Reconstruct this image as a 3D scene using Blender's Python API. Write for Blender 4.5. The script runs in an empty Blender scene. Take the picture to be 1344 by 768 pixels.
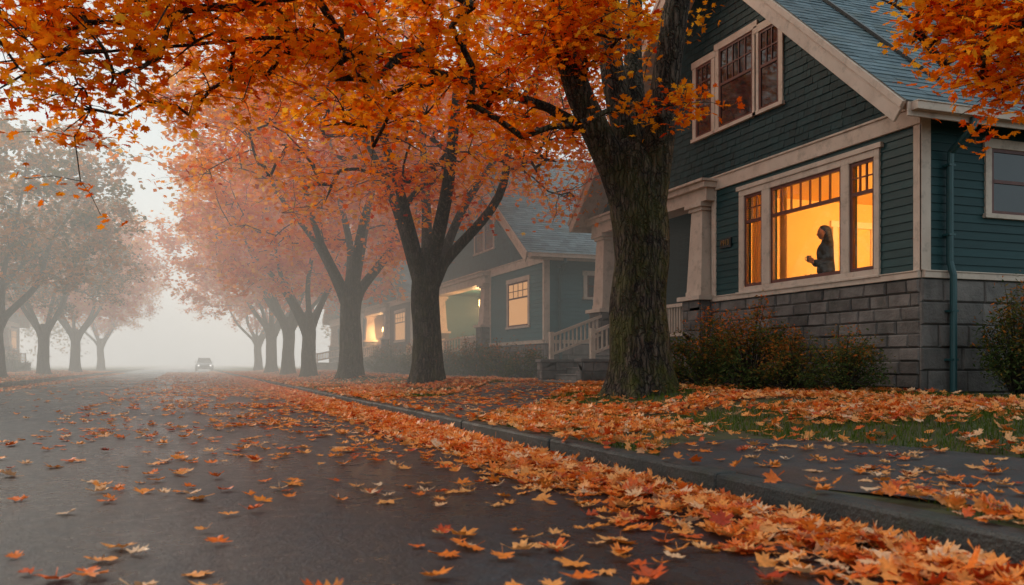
import bpy, bmesh, math, random
import numpy as np
from mathutils import Vector, noise
random.seed(7)
RNG = np.random.default_rng(11)
S = bpy.context.scene
COL = S.collection

# ------------------------------------------------------------------ basics
def link(o, parent=None):
    COL.objects.link(o)
    if parent is not None:
        o.parent = parent
    return o

def empty(name, loc=(0, 0, 0), rotz=0.0, scale=1.0):
    e = bpy.data.objects.new(name, None)
    e.location = loc
    e.rotation_euler = (0, 0, rotz)
    e.scale = (scale,) * 3
    e.empty_display_size = 0.2
    return link(e)

class MB:
    def __init__(s):
        s.V = []; s.F = []; s.M = []
    def face(s, pts, m=0):
        b = len(s.V)
        s.V += [tuple(p) for p in pts]
        s.F.append(tuple(range(b, b + len(pts)))); s.M.append(m)
    def hexa(s, c, m=0):
        b = len(s.V); s.V += [tuple(p) for p in c]
        for f in ((3, 2, 1, 0), (4, 5, 6, 7), (0, 1, 5, 4), (1, 2, 6, 5), (2, 3, 7, 6), (3, 0, 4, 7)):
            s.F.append(tuple(b + i for i in f)); s.M.append(m)
    def box(s, x0, x1, y0, y1, z0, z1, m=0):
        s.hexa([(x0, y0, z0), (x1, y0, z0), (x1, y1, z0), (x0, y1, z0),
                (x0, y0, z1), (x1, y0, z1), (x1, y1, z1), (x0, y1, z1)], m)
    def frust(s, cx, cy, z0, z1, a0, a1, m=0):
        s.hexa([(cx - a0, cy - a0, z0), (cx + a0, cy - a0, z0), (cx + a0, cy + a0, z0), (cx - a0, cy + a0, z0),
                (cx - a1, cy - a1, z1), (cx + a1, cy - a1, z1), (cx + a1, cy + a1, z1), (cx - a1, cy + a1, z1)], m)
    def tube(s, pts, rad, n=6, m=0, cap=True):
        pts = [Vector(p) for p in pts]
        b = len(s.V); k = len(pts)
        up = None
        for i, p in enumerate(pts):
            t = (pts[min(i + 1, k - 1)] - pts[max(i - 1, 0)])
            if t.length < 1e-6: t = Vector((0, 0, 1))
            t.normalize()
            if up is None:
                up = Vector((1, 0, 0)) if abs(t.x) < .8 else Vector((0, 1, 0))
            a = (up - t * up.dot(t)); a.normalize(); up = a
            c = t.cross(a)
            for j in range(n):
                th = 2 * math.pi * j / n
                q = p + (a * math.cos(th) + c * math.sin(th)) * rad[i]
                s.V.append((q.x, q.y, q.z))
        for i in range(k - 1):
            for j in range(n):
                j2 = (j + 1) % n
                s.F.append((b + i * n + j, b + i * n + j2, b + (i + 1) * n + j2, b + (i + 1) * n + j)); s.M.append(m)
        if cap:
            s.F.append(tuple(b + j for j in range(n))[::-1]); s.M.append(m)
            s.F.append(tuple(b + (k - 1) * n + j for j in range(n))); s.M.append(m)
    def obj(s, name, mats, parent=None, bevel=0, smooth=False):
        me = bpy.data.meshes.new(name)
        me.from_pydata(s.V, [], s.F)
        if not isinstance(mats, (list, tuple)): mats = [mats]
        for m in mats: me.materials.append(m)
        me.polygons.foreach_set('material_index', s.M)
        if smooth: me.polygons.foreach_set('use_smooth', [True] * len(s.F))
        me.update()
        o = bpy.data.objects.new(name, me)
        if bevel:
            b = o.modifiers.new('bev', 'BEVEL'); b.width = bevel; b.segments = 2; b.limit_method = 'ANGLE'
        return link(o, parent)

def np_mesh(name, V, T, rnd, mats):
    me = bpy.data.meshes.new(name)
    n = len(V); m = len(T)
    me.vertices.add(n); me.vertices.foreach_set('co', V.astype(np.float32).ravel())
    me.loops.add(3 * m); me.loops.foreach_set('vertex_index', T.astype(np.int32).ravel())
    me.polygons.add(m); me.polygons.foreach_set('loop_start', np.arange(0, 3 * m, 3, dtype=np.int32))
    me.update(calc_edges=True)
    a = me.attributes.new('rnd', 'FLOAT', 'POINT'); a.data.foreach_set('value', rnd.astype(np.float32))
    for x in mats: me.materials.append(x)
    return me

# ------------------------------------------------------------------ materials
def newmat(name):
    m = bpy.data.materials.new(name); m.use_nodes = True
    nt = m.node_tree; nt.nodes.clear()
    out = nt.nodes.new('ShaderNodeOutputMaterial')
    return m, nt, out

def noise_node(nt, scale, detail=5, vec=None, rough=.55):
    n = nt.nodes.new('ShaderNodeTexNoise'); n.inputs['Scale'].default_value = scale
    n.inputs['Detail'].default_value = min(detail, 4); n.inputs['Roughness'].default_value = rough
    if vec: nt.links.new(vec, n.inputs['Vector'])
    return n

def mixcol(nt, fac, a, b, mode='MIX'):
    n = nt.nodes.new('ShaderNodeMix'); n.data_type = 'RGBA'; n.blend_type = mode
    for sock, v in ((n.inputs[0], fac), (n.inputs[6], a), (n.inputs[7], b)):
        if isinstance(v, (int, float)): sock.default_value = v
        elif isinstance(v, tuple): sock.default_value = (*v[:3], 1)
        else: nt.links.new(v, sock)
    return n.outputs[2]

def ramp(nt, fac, stops):
    r = nt.nodes.new('ShaderNodeValToRGB'); e = r.color_ramp.elements
    while len(e) < len(stops): e.new(0.5)
    for i, (p, c) in enumerate(stops):
        e[i].position = p; e[i].color = (*c, 1) if len(c) == 3 else c
    nt.links.new(fac, r.inputs[0]); return r.outputs[0]

def g(v): return (v, v, v)

def mk(name, c1, c2, scale=4, rough=.6, bump=.2, bscale=40, island=0.0, rough2=None, stretch=(1, 1, 1), dirt=None, metal=0, spec=.5):
    m, nt, out = newmat(name)
    L = nt.links.new
    p = nt.nodes.new('ShaderNodeBsdfPrincipled'); L(p.outputs[0], out.inputs[0])
    tc = nt.nodes.new('ShaderNodeTexCoord'); mp = nt.nodes.new('ShaderNodeMapping')
    mp.inputs['Scale'].default_value = stretch
    L(tc.outputs['Object'], mp.inputs[0]); vec = mp.outputs[0]
    n1 = noise_node(nt, scale, 6, vec)
    f = ramp(nt, n1.outputs[0], [(.3, g(0)), (.7, g(1))])
    col = mixcol(nt, f, c1, c2)
    if island:
        ge = nt.nodes.new('ShaderNodeNewGeometry')
        v = ramp(nt, ge.outputs['Random Per Island'], [(0, g(1 - island)), (1, g(1 + island * .8))])
        col = mixcol(nt, 1.0, col, v, 'MULTIPLY')
    if dirt:
        nd = noise_node(nt, dirt[1], 6, vec, .7)
        fd = ramp(nt, nd.outputs[0], [(.52, g(0)), (.68, g(dirt[2]))])
        col = mixcol(nt, fd, col, dirt[0])
    L(col, p.inputs['Base Color'])
    p.inputs['Metallic'].default_value = metal
    p.inputs['Specular IOR Level'].default_value = spec
    if rough2 is None: p.inputs['Roughness'].default_value = rough
    else:
        nr = noise_node(nt, scale * .6, 4, vec)
        L(ramp(nt, nr.outputs[0], [(.35, g(rough)), (.65, g(rough2))]), p.inputs['Roughness'])
    if bump:
        nb = noise_node(nt, bscale, 6, vec, .65)
        b = nt.nodes.new('ShaderNodeBump'); b.inputs['Strength'].default_value = bump; b.inputs['Distance'].default_value = .02
        L(nb.outputs[0], b.inputs['Height']); L(b.outputs[0], p.inputs['Normal'])
    return m

def leafmat(name, stops, trans=.35, rough=.45, spot=False):
    m, nt, out = newmat(name); L = nt.links.new
    at = nt.nodes.new('ShaderNodeAttribute'); at.attribute_name = 'rnd'
    col = ramp(nt, at.outputs['Fac'], stops)
    if spot:
        tc = nt.nodes.new('ShaderNodeTexCoord')
        n = noise_node(nt, 60, 2, tc.outputs['Object'])
        v = ramp(nt, n.outputs[0], [(.3, g(.72)), (.7, g(1.15))])
        col = mixcol(nt, 1.0, col, v, 'MULTIPLY')
        p = nt.nodes.new('ShaderNodeBsdfPrincipled'); L(col, p.inputs['Base Color'])
        p.inputs['Roughness'].default_value = rough
        p.inputs['Specular IOR Level'].default_value = .3
    else:
        p = nt.nodes.new('ShaderNodeBsdfDiffuse'); L(col, p.inputs[0])
    t = nt.nodes.new('ShaderNodeBsdfTranslucent'); L(col, t.inputs[0])
    mx = nt.nodes.new('ShaderNodeMixShader'); mx.inputs[0].default_value = trans
    L(p.outputs[0], mx.inputs[1]); L(t.outputs[0], mx.inputs[2]); L(mx.outputs[0], out.inputs[0])
    return m

M = {}
M['siding'] = mk('teal_siding', (.009, .041, .044), (.014, .056, .059), 2.5, .5, .12, 60, .16, stretch=(1, 1, 6), spec=.3)
M['shing'] = mk('teal_shingle', (.009, .033, .036), (.015, .047, .051), 5, .65, .3, 70, .3, stretch=(1, 6, 1), spec=.3)
M['siding2'] = mk('blue_siding', (.028, .12, .14), (.040, .145, .165), 2.5, .5, .12, 60, .12, stretch=(1, 1, 6))
M['shing2'] = mk('blue_shingle', (.02, .06, .075), (.03, .08, .095), 5, .65, .3, 70, .25)
M['sidingb'] = mk('brown_siding', (.06, .035, .025), (.09, .05, .035), 2.5, .6, .1, 60, .15)
M['trim'] = mk('cream_trim', (.55, .42, .33), (.66, .52, .42), 3, .5, .08, 30, 0, dirt=((.25, .19, .14), 5, .5))
M['sash'] = mk('maroon_sash', (.10, .022, .015), (.14, .035, .02), 6, .4, .05, 40)
M['stone'] = mk('foundation_stone', (.105, .090, .082), (.20, .172, .155), 3.5, .8, .9, 22, .35, dirt=((.05, .05, .04), 2.5, .6))
M['mortar'] = mk('mortar', (.05, .045, .04), (.08, .07, .065), 6, .9, .3, 50)
M['roof'] = mk('roof_shingle', (.09, .14, .165), (.15, .21, .24), 2.0, .65, .4, 90, .3, dirt=((.12, .14, .10), 1.5, .4))
M['glassdark'] = mk('window_glass', (.012, .014, .016), (.02, .022, .025), 2, .06, 0, spec=.8)
M['floorb'] = mk('porch_boards', (.10, .09, .08), (.15, .13, .12), 6, .5, .2, 30)
M['concrete'] = mk('kerb_concrete', (.016, .019, .019), (.034, .037, .035), 5, .4, .6, 45, .1, rough2=.75, dirt=((.016, .022, .010), 4, .8))
M['steps'] = mk('step_stone', (.12, .11, .10), (.2, .18, .165), 5, .6, .5, 40, .1)
M['doorwood'] = mk('door_wood', (.10, .035, .02), (.16, .06, .03), 3, .4, .15, 20, stretch=(6, 6, 1))
M['pipe'] = mk('downspout_paint', (.015, .065, .07), (.022, .08, .085), 5, .35, .05)
M['black'] = mk('black_iron', (.012, .012, .012), (.02, .02, .02), 5, .4, .1)
M['brass'] = mk('brass_numbers', (.35, .22, .09), (.45, .3, .12), 5, .35, 0, metal=.8)
M['room'] = mk('room_wall_paint', (.82, .54, .19), (.85, .58, .22), 1.5, .8, .05)
M['roomwhite'] = mk('room_trim', (.8, .68, .5), (.82, .7, .52), 2, .6, 0)
M['wood'] = mk('room_floor_wood', (.22, .10, .04), (.3, .15, .06), 4, .4, .1)

def asphalt():
    m, nt, out = newmat('wet_asphalt'); L = nt.links.new
    p = nt.nodes.new('ShaderNodeBsdfPrincipled'); L(p.outputs[0], out.inputs[0])
    tc = nt.nodes.new('ShaderNodeTexCoord'); v = tc.outputs['Object']
    mp = nt.nodes.new('ShaderNodeMapping'); mp.inputs['Scale'].default_value = (1, .3, 1); L(v, mp.inputs[0])
    n1 = noise_node(nt, .9, 6, mp.outputs[0], .6); n2 = noise_node(nt, 60, 4, v, .85); n3 = noise_node(nt, 9, 6, v, .7)
    c = mixcol(nt, ramp(nt, n1.outputs[0], [(.38, g(0)), (.62, g(1))]), (.006, .010, .015), (.015, .022, .030))
    c = mixcol(nt, 1.0, c, ramp(nt, n2.outputs[0], [(.35, g(.3)), (.52, g(.8)), (.68, g(3.8))]), 'MULTIPLY')
    c = mixcol(nt, 1.0, c, ramp(nt, n3.outputs[0], [(.35, g(.65)), (.65, g(1.35))]), 'MULTIPLY')
    vo = nt.nodes.new('ShaderNodeTexVoronoi'); vo.feature = 'DISTANCE_TO_EDGE'; vo.inputs['Scale'].default_value = .34
    wv = nt.nodes.new('ShaderNodeVectorMath'); wv.operation = 'ADD'
    sc = nt.nodes.new('ShaderNodeVectorMath'); sc.operation = 'SCALE'; sc.inputs['Scale'].default_value = .6
    nn = noise_node(nt, 2.5, 5, v); L(nn.outputs['Color'], sc.inputs[0]); L(v, wv.inputs[0]); L(sc.outputs[0], wv.inputs[1])
    L(wv.outputs[0], vo.inputs['Vector'])
    c = mixcol(nt, 1.0, c, ramp(nt, vo.outputs['Distance'], [(.0, g(.3)), (.007, g(1))]), 'MULTIPLY')
    L(c, p.inputs['Base Color'])
    mr = mixcol(nt, .4, ramp(nt, n1.outputs[0], [(.40, g(.15)), (.60, g(.48))]), ramp(nt, n3.outputs[0], [(.3, g(.15)), (.7, g(.6))]))
    L(mr, p.inputs['Roughness']); p.inputs['Specular IOR Level'].default_value = .38
    b = nt.nodes.new('ShaderNodeBump'); b.inputs['Strength'].default_value = .8; b.inputs['Distance'].default_value = .010
    L(n2.outputs[0], b.inputs['Height'])
    b2 = nt.nodes.new('ShaderNodeBump'); b2.inputs['Strength'].default_value = .35; b2.inputs['Distance'].default_value = .03
    L(n3.outputs[0], b2.inputs['Height']); L(b.outputs[0], b2.inputs['Normal']); L(b2.outputs[0], p.inputs['Normal'])
    return m
M['asphalt'] = asphalt()
M['walk'] = mk('wet_walk', (.016, .020, .025), (.032, .038, .044), 1.6, .25, .6, 70, 0, rough2=.55, dirt=((.025, .03, .018), 5, .5))
M['lawn'] = mk('lawn', (.035, .055, .010), (.065, .045, .016), 1.4, .9, 1.0, 18, 0, dirt=((.05, .028, .012), 5, .7))

def bark(name, moss):
    m, nt, out = newmat(name); L = nt.links.new
    p = nt.nodes.new('ShaderNodeBsdfPrincipled'); L(p.outputs[0], out.inputs[0])
    tc = nt.nodes.new('ShaderNodeTexCoord'); v = tc.outputs['Object']
    mp = nt.nodes.new('ShaderNodeMapping'); mp.inputs['Scale'].default_value = (1, 1, .2); L(v, mp.inputs[0])
    n1 = noise_node(nt, 15, 8, mp.outputs[0], .75)
    dst = nt.nodes.new('ShaderNodeVectorMath'); dst.operation = 'ADD'
    s0 = nt.nodes.new('ShaderNodeVectorMath'); s0.operation = 'SCALE'; s0.inputs['Scale'].default_value = .12
    nd = noise_node(nt, 6, 4, v); L(nd.outputs['Color'], s0.inputs[0]); L(mp.outputs[0], dst.inputs[0]); L(s0.outputs[0], dst.inputs[1])
    vo = nt.nodes.new('ShaderNodeTexVoronoi'); vo.feature = 'DISTANCE_TO_EDGE'; vo.inputs['Scale'].default_value = 17
    L(dst.outputs[0], vo.inputs['Vector'])
    n2 = noise_node(nt, 2.0, 7, v, .7)
    c = ramp(nt, n1.outputs[0], [(.3, (.018, .011, .008)), (.5, (.055, .038, .028)), (.72, (.155, .115, .088))])
    c = mixcol(nt, 1.0, c, ramp(nt, vo.outputs['Distance'], [(0, g(.2)), (.12, g(1)), (.4, g(1.25))]), 'MULTIPLY')
    n4 = noise_node(nt, 26, 4, v, .7)
    c = mixcol(nt, ramp(nt, n4.outputs[0], [(.58, g(0)), (.68, g(.45))]), c, (.22, .19, .14))
    sx = nt.nodes.new('ShaderNodeSeparateXYZ'); L(v, sx.inputs[0])
    hgt = nt.nodes.new('ShaderNodeMapRange'); hgt.inputs[1].default_value = .2; hgt.inputs[2].default_value = 4.5; hgt.inputs[3].default_value = moss; hgt.inputs[4].default_value = moss * .25
    L(sx.outputs[2], hgt.inputs[0])
    mm = nt.nodes.new('ShaderNodeMath'); mm.operation = 'MULTIPLY'
    L(ramp(nt, n2.outputs[0], [(.42, g(0)), (.60, g(1))]), mm.inputs[0]); L(hgt.outputs[0], mm.inputs[1])
    c = mixcol(nt, mm.outputs[0], c, (.070, .070, .010))
    L(c, p.inputs['Base Color']); p.inputs['Roughness'].default_value = .85; p.inputs['Specular IOR Level'].default_value = .25
    vr = ramp(nt, vo.outputs['Distance'], [(0, g(0)), (.18, g(1))])
    mul = nt.nodes.new('ShaderNodeMath'); mul.operation = 'MULTIPLY_ADD'; mul.inputs[1].default_value = .6
    L(vr, mul.inputs[0]); L(n1.outputs[0], mul.inputs[2])
    b = nt.nodes.new('ShaderNodeBump'); b.inputs['Strength'].default_value = 1.0; b.inputs['Distance'].default_value = .07
    L(mul.outputs[0], b.inputs['Height']); L(b.outputs[0], p.inputs['Normal'])
    return m
M['bark'] = bark('mossy_bark', .85); M['bark2'] = bark('maple_bark', .45)

M['leafA'] = leafmat('maple_leaves', [(0, (.52, .028, .004)), (.2, (.84, .12, .005)), (.48, (.95, .26, .008)), (.78, (.96, .38, .014)), (1, (.94, .54, .04))], .58)
M['leafB'] = leafmat('maple_leaves_rust', [(0, (.58, .08, .003)), (.3, (.88, .21, .004)), (.65, (.96, .35, .006)), (1, (.92, .50, .02))], .58)
M['leafG'] = leafmat('maple_leaves_turning', [(0, (.05, .06, .008)), (.3, (.12, .11, .012)), (.55, (.50, .20, .012)), (1, (.88, .32, .012))], .45)
M['fallen'] = leafmat('fallen_leaf', [(0, (.20, .03, .010)), (.10, (.52, .05, .010)), (.28, (.82, .14, .015)), (.55, (.93, .28, .04)), (.8, (.93, .40, .13)), (1, (.88, .58, .38))], .2, .38, True)
M['shrubleaf'] = leafmat('shrub_leaves', [(0, (.035, .055, .018)), (.5, (.085, .115, .035)), (.68, (.20, .13, .03)), (1, (.62, .15, .03))], .3, .4)
M['grass'] = leafmat('grass_blades', [(0, (.045, .08, .012)), (.7, (.10, .14, .025)), (1, (.18, .16, .03))], .3, .6)
M['curtainw'] = leafmat('curtain', [(0, (.6, .42, .2)), (1, (.6, .42, .2))], .5, .8)

def glassmat():
    m, nt, out = newmat('clear_glass'); L = nt.links.new
    fr = nt.nodes.new('ShaderNodeLayerWeight'); fr.inputs[0].default_value = .25
    r = ramp(nt, fr.outputs['Facing'], [(0, g(.04)), (.5, g(.06)), (1, g(.6))])
    t = nt.nodes.new('ShaderNodeBsdfTransparent'); t.inputs[0].default_value = (.96, .96, .95, 1)
    gl = nt.nodes.new('ShaderNodeBsdfGlossy'); gl.inputs['Roughness'].default_value = .02
    mx = nt.nodes.new('ShaderNodeMixShader'); L(r, mx.inputs[0]); L(t.outputs[0], mx.inputs[1]); L(gl.outputs[0], mx.inputs[2])
    L(mx.outputs[0], out.inputs[0]); return m
M['glass'] = glassmat()
def emis(name, c, s):
    m, nt, out = newmat(name)
    e = nt.nodes.new('ShaderNodeEmission'); e.inputs[0].default_value = (*c, 1); e.inputs[1].default_value = s
    nt.links.new(e.outputs[0], out.inputs[0]); return m
M['lampglow'] = emis('lamp_glow', (1, .55, .2), 22)
M['warmwin'] = emis('lit_window_curtain', (1, .50, .22), .6)

# ------------------------------------------------------------------ leaves
def fan(H, stem=False):
    R = list(H); Lf = [(-x, y) for x, y in H[::-1] if x > 1e-6]
    P = R + Lf
    V = [(0, .12, 0)] + [(x, y, 0) for x, y in P]
    n = len(P); T = [(0, 1 + (i + 1) % n, 1 + i) for i in range(n)]
    if stem:
        b = len(V); V += [(-.02, -.2, 0), (.02, -.2, 0), (.10, -.95, .08), (.06, -.95, .08)]
        T += [(b, b + 1, b + 2), (b, b + 2, b + 3)]
    return np.array(V, float), np.array(T, int)
L_HI = fan([(0, 1), (.12, .72), (.30, .76), (.25, .47), (.46, .55), (.74, .66), (.66, .44), (.84, .3), (.50, .16), (.58, .04), (.80, -.18), (.44, -.22), (.17, -.30), (0, -.22)], True)
L_MD = fan([(0, 1), (.22, .45), (.74, .6), (.44, .14), (.72, -.2), (.14, -.3)])
L_LO = (np.array([(0, 1, 0), (.66, .2, 0), (0, -.38, .12), (-.66, .2, 0)], float), np.array([(0, 2, 1), (0, 3, 2)]))
L_OV = (np.array([(0, 1, 0), (.3, .2, 0), (0, -.5, .06), (-.3, .2, 0)], float), np.array([(0, 2, 1), (0, 3, 2)]))
BLADE = (np.array([(-.06, 0, 0), (.06, 0, 0), (.02, .35, 1)], float), np.array([(0, 1, 2)]))

def inst_mesh(name, tmpl, pos, size, tilt, curl, rnd, mats, fold=0.0):
    V0, T = tmpl; n = len(pos); k = len(V0)
    yaw = RNG.uniform(0, 2 * np.pi, n); az = RNG.uniform(0, 2 * np.pi, n)
    loc = np.repeat(V0[None], n, 0)
    r2 = loc[:, :, 0] ** 2 + loc[:, :, 1] ** 2
    loc[:, :, 2] += curl[:, None] * r2 + fold * np.abs(loc[:, :, 0]) * RNG.uniform(-.3, 1, n)[:, None]
    if k > 8:
        loc[:, 1:, 2] += RNG.normal(0, .05, (n, k - 1))
        loc[:, :, 0] *= RNG.uniform(.82, 1.1, n)[:, None]
    loc *= size[:, None, None]
    def Rz(a):
        c, s = np.cos(a), np.sin(a); z = np.zeros_like(a); o = np.ones_like(a)
        return np.stack([np.stack([c, -s, z], -1), np.stack([s, c, z], -1), np.stack([z, z, o], -1)], -2)
    c, s = np.cos(tilt), np.sin(tilt); z = np.zeros(n); o = np.ones(n)
    Rx = np.stack([np.stack([o, z, z], -1), np.stack([z, c, -s], -1), np.stack([z, s, c], -1)], -2)
    R = Rz(az) @ Rx @ Rz(yaw)
    W = np.einsum('nij,nkj->nki', R, loc) + pos[:, None, :]
    TT = T[None] + (np.arange(n) * k)[:, None, None]
    return np_mesh(name, W.reshape(-1, 3), TT.reshape(-1, 3), np.repeat(rnd, k), mats)

# ------------------------------------------------------------------ terrain
KX = 2.74
TREES_R = [(5.77, 10.66), (5.2, 19.8), (5.2, 29.8), (5.2, 40), (5.2, 49), (5.2, 60), (5.2, 74)]
TREES_L = [(-7.6, 43), (-7.4, 55), (-7.4, 70), (-7.4, 90)]
def sst(a, b, x):
    t = np.clip((x - a) / (b - a), 0, 1); return t * t * (3 - 2 * t)
def gz(x, y):
    x = np.asarray(x, float); y = np.asarray(y, float)
    z = .14 + .17 * sst(4.6, 6.4, x) + .015 * np.sin(x * 2.1 + y * .7) * sst(4.8, 6, x) + .012 * np.sin(y * 1.7 - x) * sst(4.8, 6, x)
    for tx, ty in TREES_R[:3]:
        z = z + .13 * np.exp(-((x - tx) ** 2 + (y - ty) ** 2) / .9)
    return z
def gzl(x, y):
    return .13 + .1 * sst(6.4, 8.5, -np.asarray(x, float))

def grid_obj(name, xs, ys, zf, m):
    X, Y = np.meshgrid(xs, ys, indexing='ij'); Z = zf(X, Y)
    V = np.stack([X, Y, Z], -1).reshape(-1, 3); ny = len(ys)
    F = [(i * ny + j, (i + 1) * ny + j, (i + 1) * ny + j + 1, i * ny + j + 1) for i in range(len(xs) - 1) for j in range(ny - 1)]
    me = bpy.data.meshes.new(name); me.from_pydata([tuple(v) for v in V], [], F); me.materials.append(m)
    me.polygons.foreach_set('use_smooth', [True] * len(F))
    return link(bpy.data.objects.new(name, me))
b = MB(); b.face([(-400, -60, -.06), (400, -60, -.06), (400, 700, -.06), (-400, 700, -.06)]); b.obj('ground', M['lawn'])
b = MB()
ysr = [-20, 0, 10, 30, 80, 400]
for i in range(5):
    b.face([(-5.4, ysr[i], 0), (KX, ysr[i], 0), (KX, ysr[i + 1], 0), (-5.4, ysr[i + 1], 0)])
b.obj('road', M['asphalt'])
xs = np.concatenate([np.arange(KX + .14, 10.5, .22), [12, 16, 25, 60, 200]])
ys = np.concatenate([np.arange(-8, 32, .25), np.arange(32, 110, 2), [150, 250, 400]])
grid_obj('lawn', xs, ys, gz, M['lawn'])
grid_obj('lawn', np.array([-200, -60, -25, -15, -10, -8.5, -7.5, -6.4, -5.54]), np.array([-20, 0, 20, 40, 60, 90, 150, 400]), gzl, M['lawn'])
for sgn, x0, x1 in ((1, KX, KX + .15), (-1, -5.55, -5.4)):
    b = MB(); y = -15.0
    while y < 130:
        dz = random.uniform(-.005, .005); dx = random.uniform(-.006, .006)
        b.box(x0 + dx, x1 + dx, y + .003, y + 2.4 - .003, -.05, .152 + dz)
        y += 2.4
    b.obj('kerb', M['concrete'], bevel=.022)

def walk(name, poly):
    bm = bmesh.new()
    bm.faces.new([bm.verts.new((x, y, 0)) for x, y in poly])
    px = [p[0] for p in poly]; py = [p[1] for p in poly]
    for a0, a1, ax in ((min(px), max(px), 0), (min(py), max(py), 1)):
        a = a0 + .2
        while a < a1:
            co = (a, 0, 0) if ax == 0 else (0, a, 0); no = (1, 0, 0) if ax == 0 else (0, 1, 0)
            bmesh.ops.bisect_plane(bm, geom=bm.verts[:] + bm.edges[:] + bm.faces[:], plane_co=co, plane_no=no)
            a += .2
    for v in bm.verts: v.co.z = float(gz(v.co.x, v.co.y)) + (.006 if v.co.x < 3.0 else .016)
    me = bpy.data.meshes.new(name); bm.to_mesh(me); bm.free(); me.materials.append(M['walk'])
    return link(bpy.data.objects.new(name, me))
WALK1 = [(3.10, 2.9), (3.25, -6), (4.85, -6), (4.86, 3.3), (4.88, 4.1), (4.80, 5.2), (4.55, 5.75), (4.2, 6.0), (3.6, 5.9), (3.2, 5.6), (2.90, 5.1), (2.88, 3.6)]
WALK2 = [(2.88, 9.3), (3.9, 10.4), (5.2, 12.6), (8.05, 17.3), (8.05, 19.6), (6.9, 19.2), (4.6, 16.2), (2.88, 15.0)]
walk('walkway', WALK1); walk('walkway', WALK2)
def inpoly(x, y, poly):
    r = np.zeros(len(x), bool); n = len(poly)
    for i in range(n):
        x1, y1 = poly[i]; x2, y2 = poly[(i + 1) % n]
        c = ((y1 > y) != (y2 > y)) & (x < (x2 - x1) * (y - y1) / (y2 - y1 + 1e-12) + x1)
        r ^= c
    return r
def nz(x, y, s):
    return np.array([noise.noise(Vector((a * s, b_ * s, 3.3))) for a, b_ in zip(x, y)])

# ------------------------------------------------------------------ fallen leaves
def skew(n): return np.clip(RNG.beta(2.1, 1.5, n), 0, 1)
def scatter(n, x0, x1, y0, y1):
    return RNG.uniform(x0, x1, n), RNG.uniform(y0, y1, n)
x, y = scatter(34000, -5.2, KX - .02, .8, 46)
dk = KX - x
dens = np.where(dk < .8, .50, np.where(dk < 2.0, .20, np.where(dk < 3.2, .13, np.where(dk < 4.4, .07, .012))))
dens = dens * np.clip(1 + 2.2 * nz(x, y, .9), .12, 2.6) * (1 + .7 * sst(8, 20, y))
k = RNG.random(len(x)) < dens
x, y = x[k], y[k]; n = len(x)
pos = np.stack([x, y, .006 + RNG.uniform(0, .012, n)], -1)
me = inst_mesh('fallen_leaves', L_HI, pos, RNG.uniform(.038, .084, n), RNG.normal(0, .14, n), RNG.uniform(-.05, .40, n), skew(n), [M['fallen']], .28)
link(bpy.data.objects.new('fallen_leaves', me))
n = 13500
y = RNG.uniform(.6, 50, n)
zr_ = np.zeros(n)
w = .30 + .16 * nz(zr_, y, .5) + .1 * nz(zr_, y, 1.7)
cen = .27 + .08 * nz(zr_ + 7, y, .4)
cen = np.where(y > 9, cen * .6, cen)
x = KX - .03 - np.abs(cen + RNG.normal(0, 1, n) * w * .75)
zz = .01 + RNG.uniform(0, 1, n) * .07 * np.exp(-((KX - x - cen) / .32) ** 2)
me = inst_mesh('leaf_pile', L_HI, np.stack([x, y, zz], -1), RNG.uniform(.040, .078, n), RNG.normal(0, .38, n), RNG.uniform(-.15, .5, n), skew(n), [M['fallen']], .3)
link(bpy.data.objects.new('leaf_pile', me))
x, y = scatter(52000, KX + .02, 9.8, .5, 24)
w1 = inpoly(x, y, WALK1) | inpoly(x, y, WALK2)
nn_ = nz(x, y, .8)
dens = np.where(w1, .055 + .14 * (nn_ > .15), np.clip(.56 + 1.8 * nn_, .08, 1))
rt1 = np.hypot(x - 5.77, y - 10.66)
dens = np.where((rt1 < 1.1) & ~w1, dens * .35, dens)
dens = np.where((x < KX + .16) & ~w1, dens * .35, dens)
dens *= np.where(x > 8.3, .4, 1)
k = RNG.random(len(x)) < dens; x, y, w1 = x[k], y[k], w1[k]; n = len(x)
z = gz(x, y) + np.where(w1, .025, .025 + RNG.uniform(0, .04, n))
z = np.where(x < KX + .2, np.maximum(z, .166), z)
tl = np.where(w1, RNG.normal(0, .12, n), RNG.normal(0, .45, n))
me = inst_mesh('lawn_leaves', L_HI, np.stack([x, y, z], -1), RNG.uniform(.036, .070, n), tl, RNG.uniform(-.1, .45, n), skew(n), [M['fallen']], .3)
link(bpy.data.objects.new('lawn_leaves', me))
X, Y, Z = [], [], []
x, y = scatter(15000, KX + .02, 9.8, 24, 75); X.append(x); Y.append(y); Z.append(gz(x, y) + .03)
x, y = scatter(3500, -1.5, KX, 46, 85); X.append(x); Y.append(y); Z.append(np.full(len(x), .012))
y = RNG.uniform(50, 95, 3500); x = KX - np.abs(RNG.normal(0, .3, 3500)); X.append(x); Y.append(y); Z.append(np.full(len(x), .02))
x, y = scatter(9000, -12, -5.5, 20, 80); X.append(x); Y.append(y); Z.append(gzl(x, y) + .03)
x, y = scatter(1600, -5.4, -4.6, 18, 80); X.append(x); Y.append(y); Z.append(np.full(len(x), .012))
x, y, z = map(np.concatenate, (X, Y, Z)); n = len(x)
me = inst_mesh('distant_fallen_leaves', L_MD, np.stack([x, y, z], -1), RNG.uniform(.05, .09, n), RNG.normal(0, .35, n), RNG.uniform(0, .4, n), skew(n), [M['fallen']])
link(bpy.data.objects.new('distant_fallen_leaves', me))
x, y = scatter(130000, KX + .2, 10, 1, 26)
k = ~(inpoly(x, y, WALK1) | inpoly(x, y, WALK2)) & ((nz(x, y, .55) > -.2) | (np.hypot(x - 5.77, y - 10.66) < 1.3)); x, y = x[k], y[k]; n = len(x)
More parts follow.
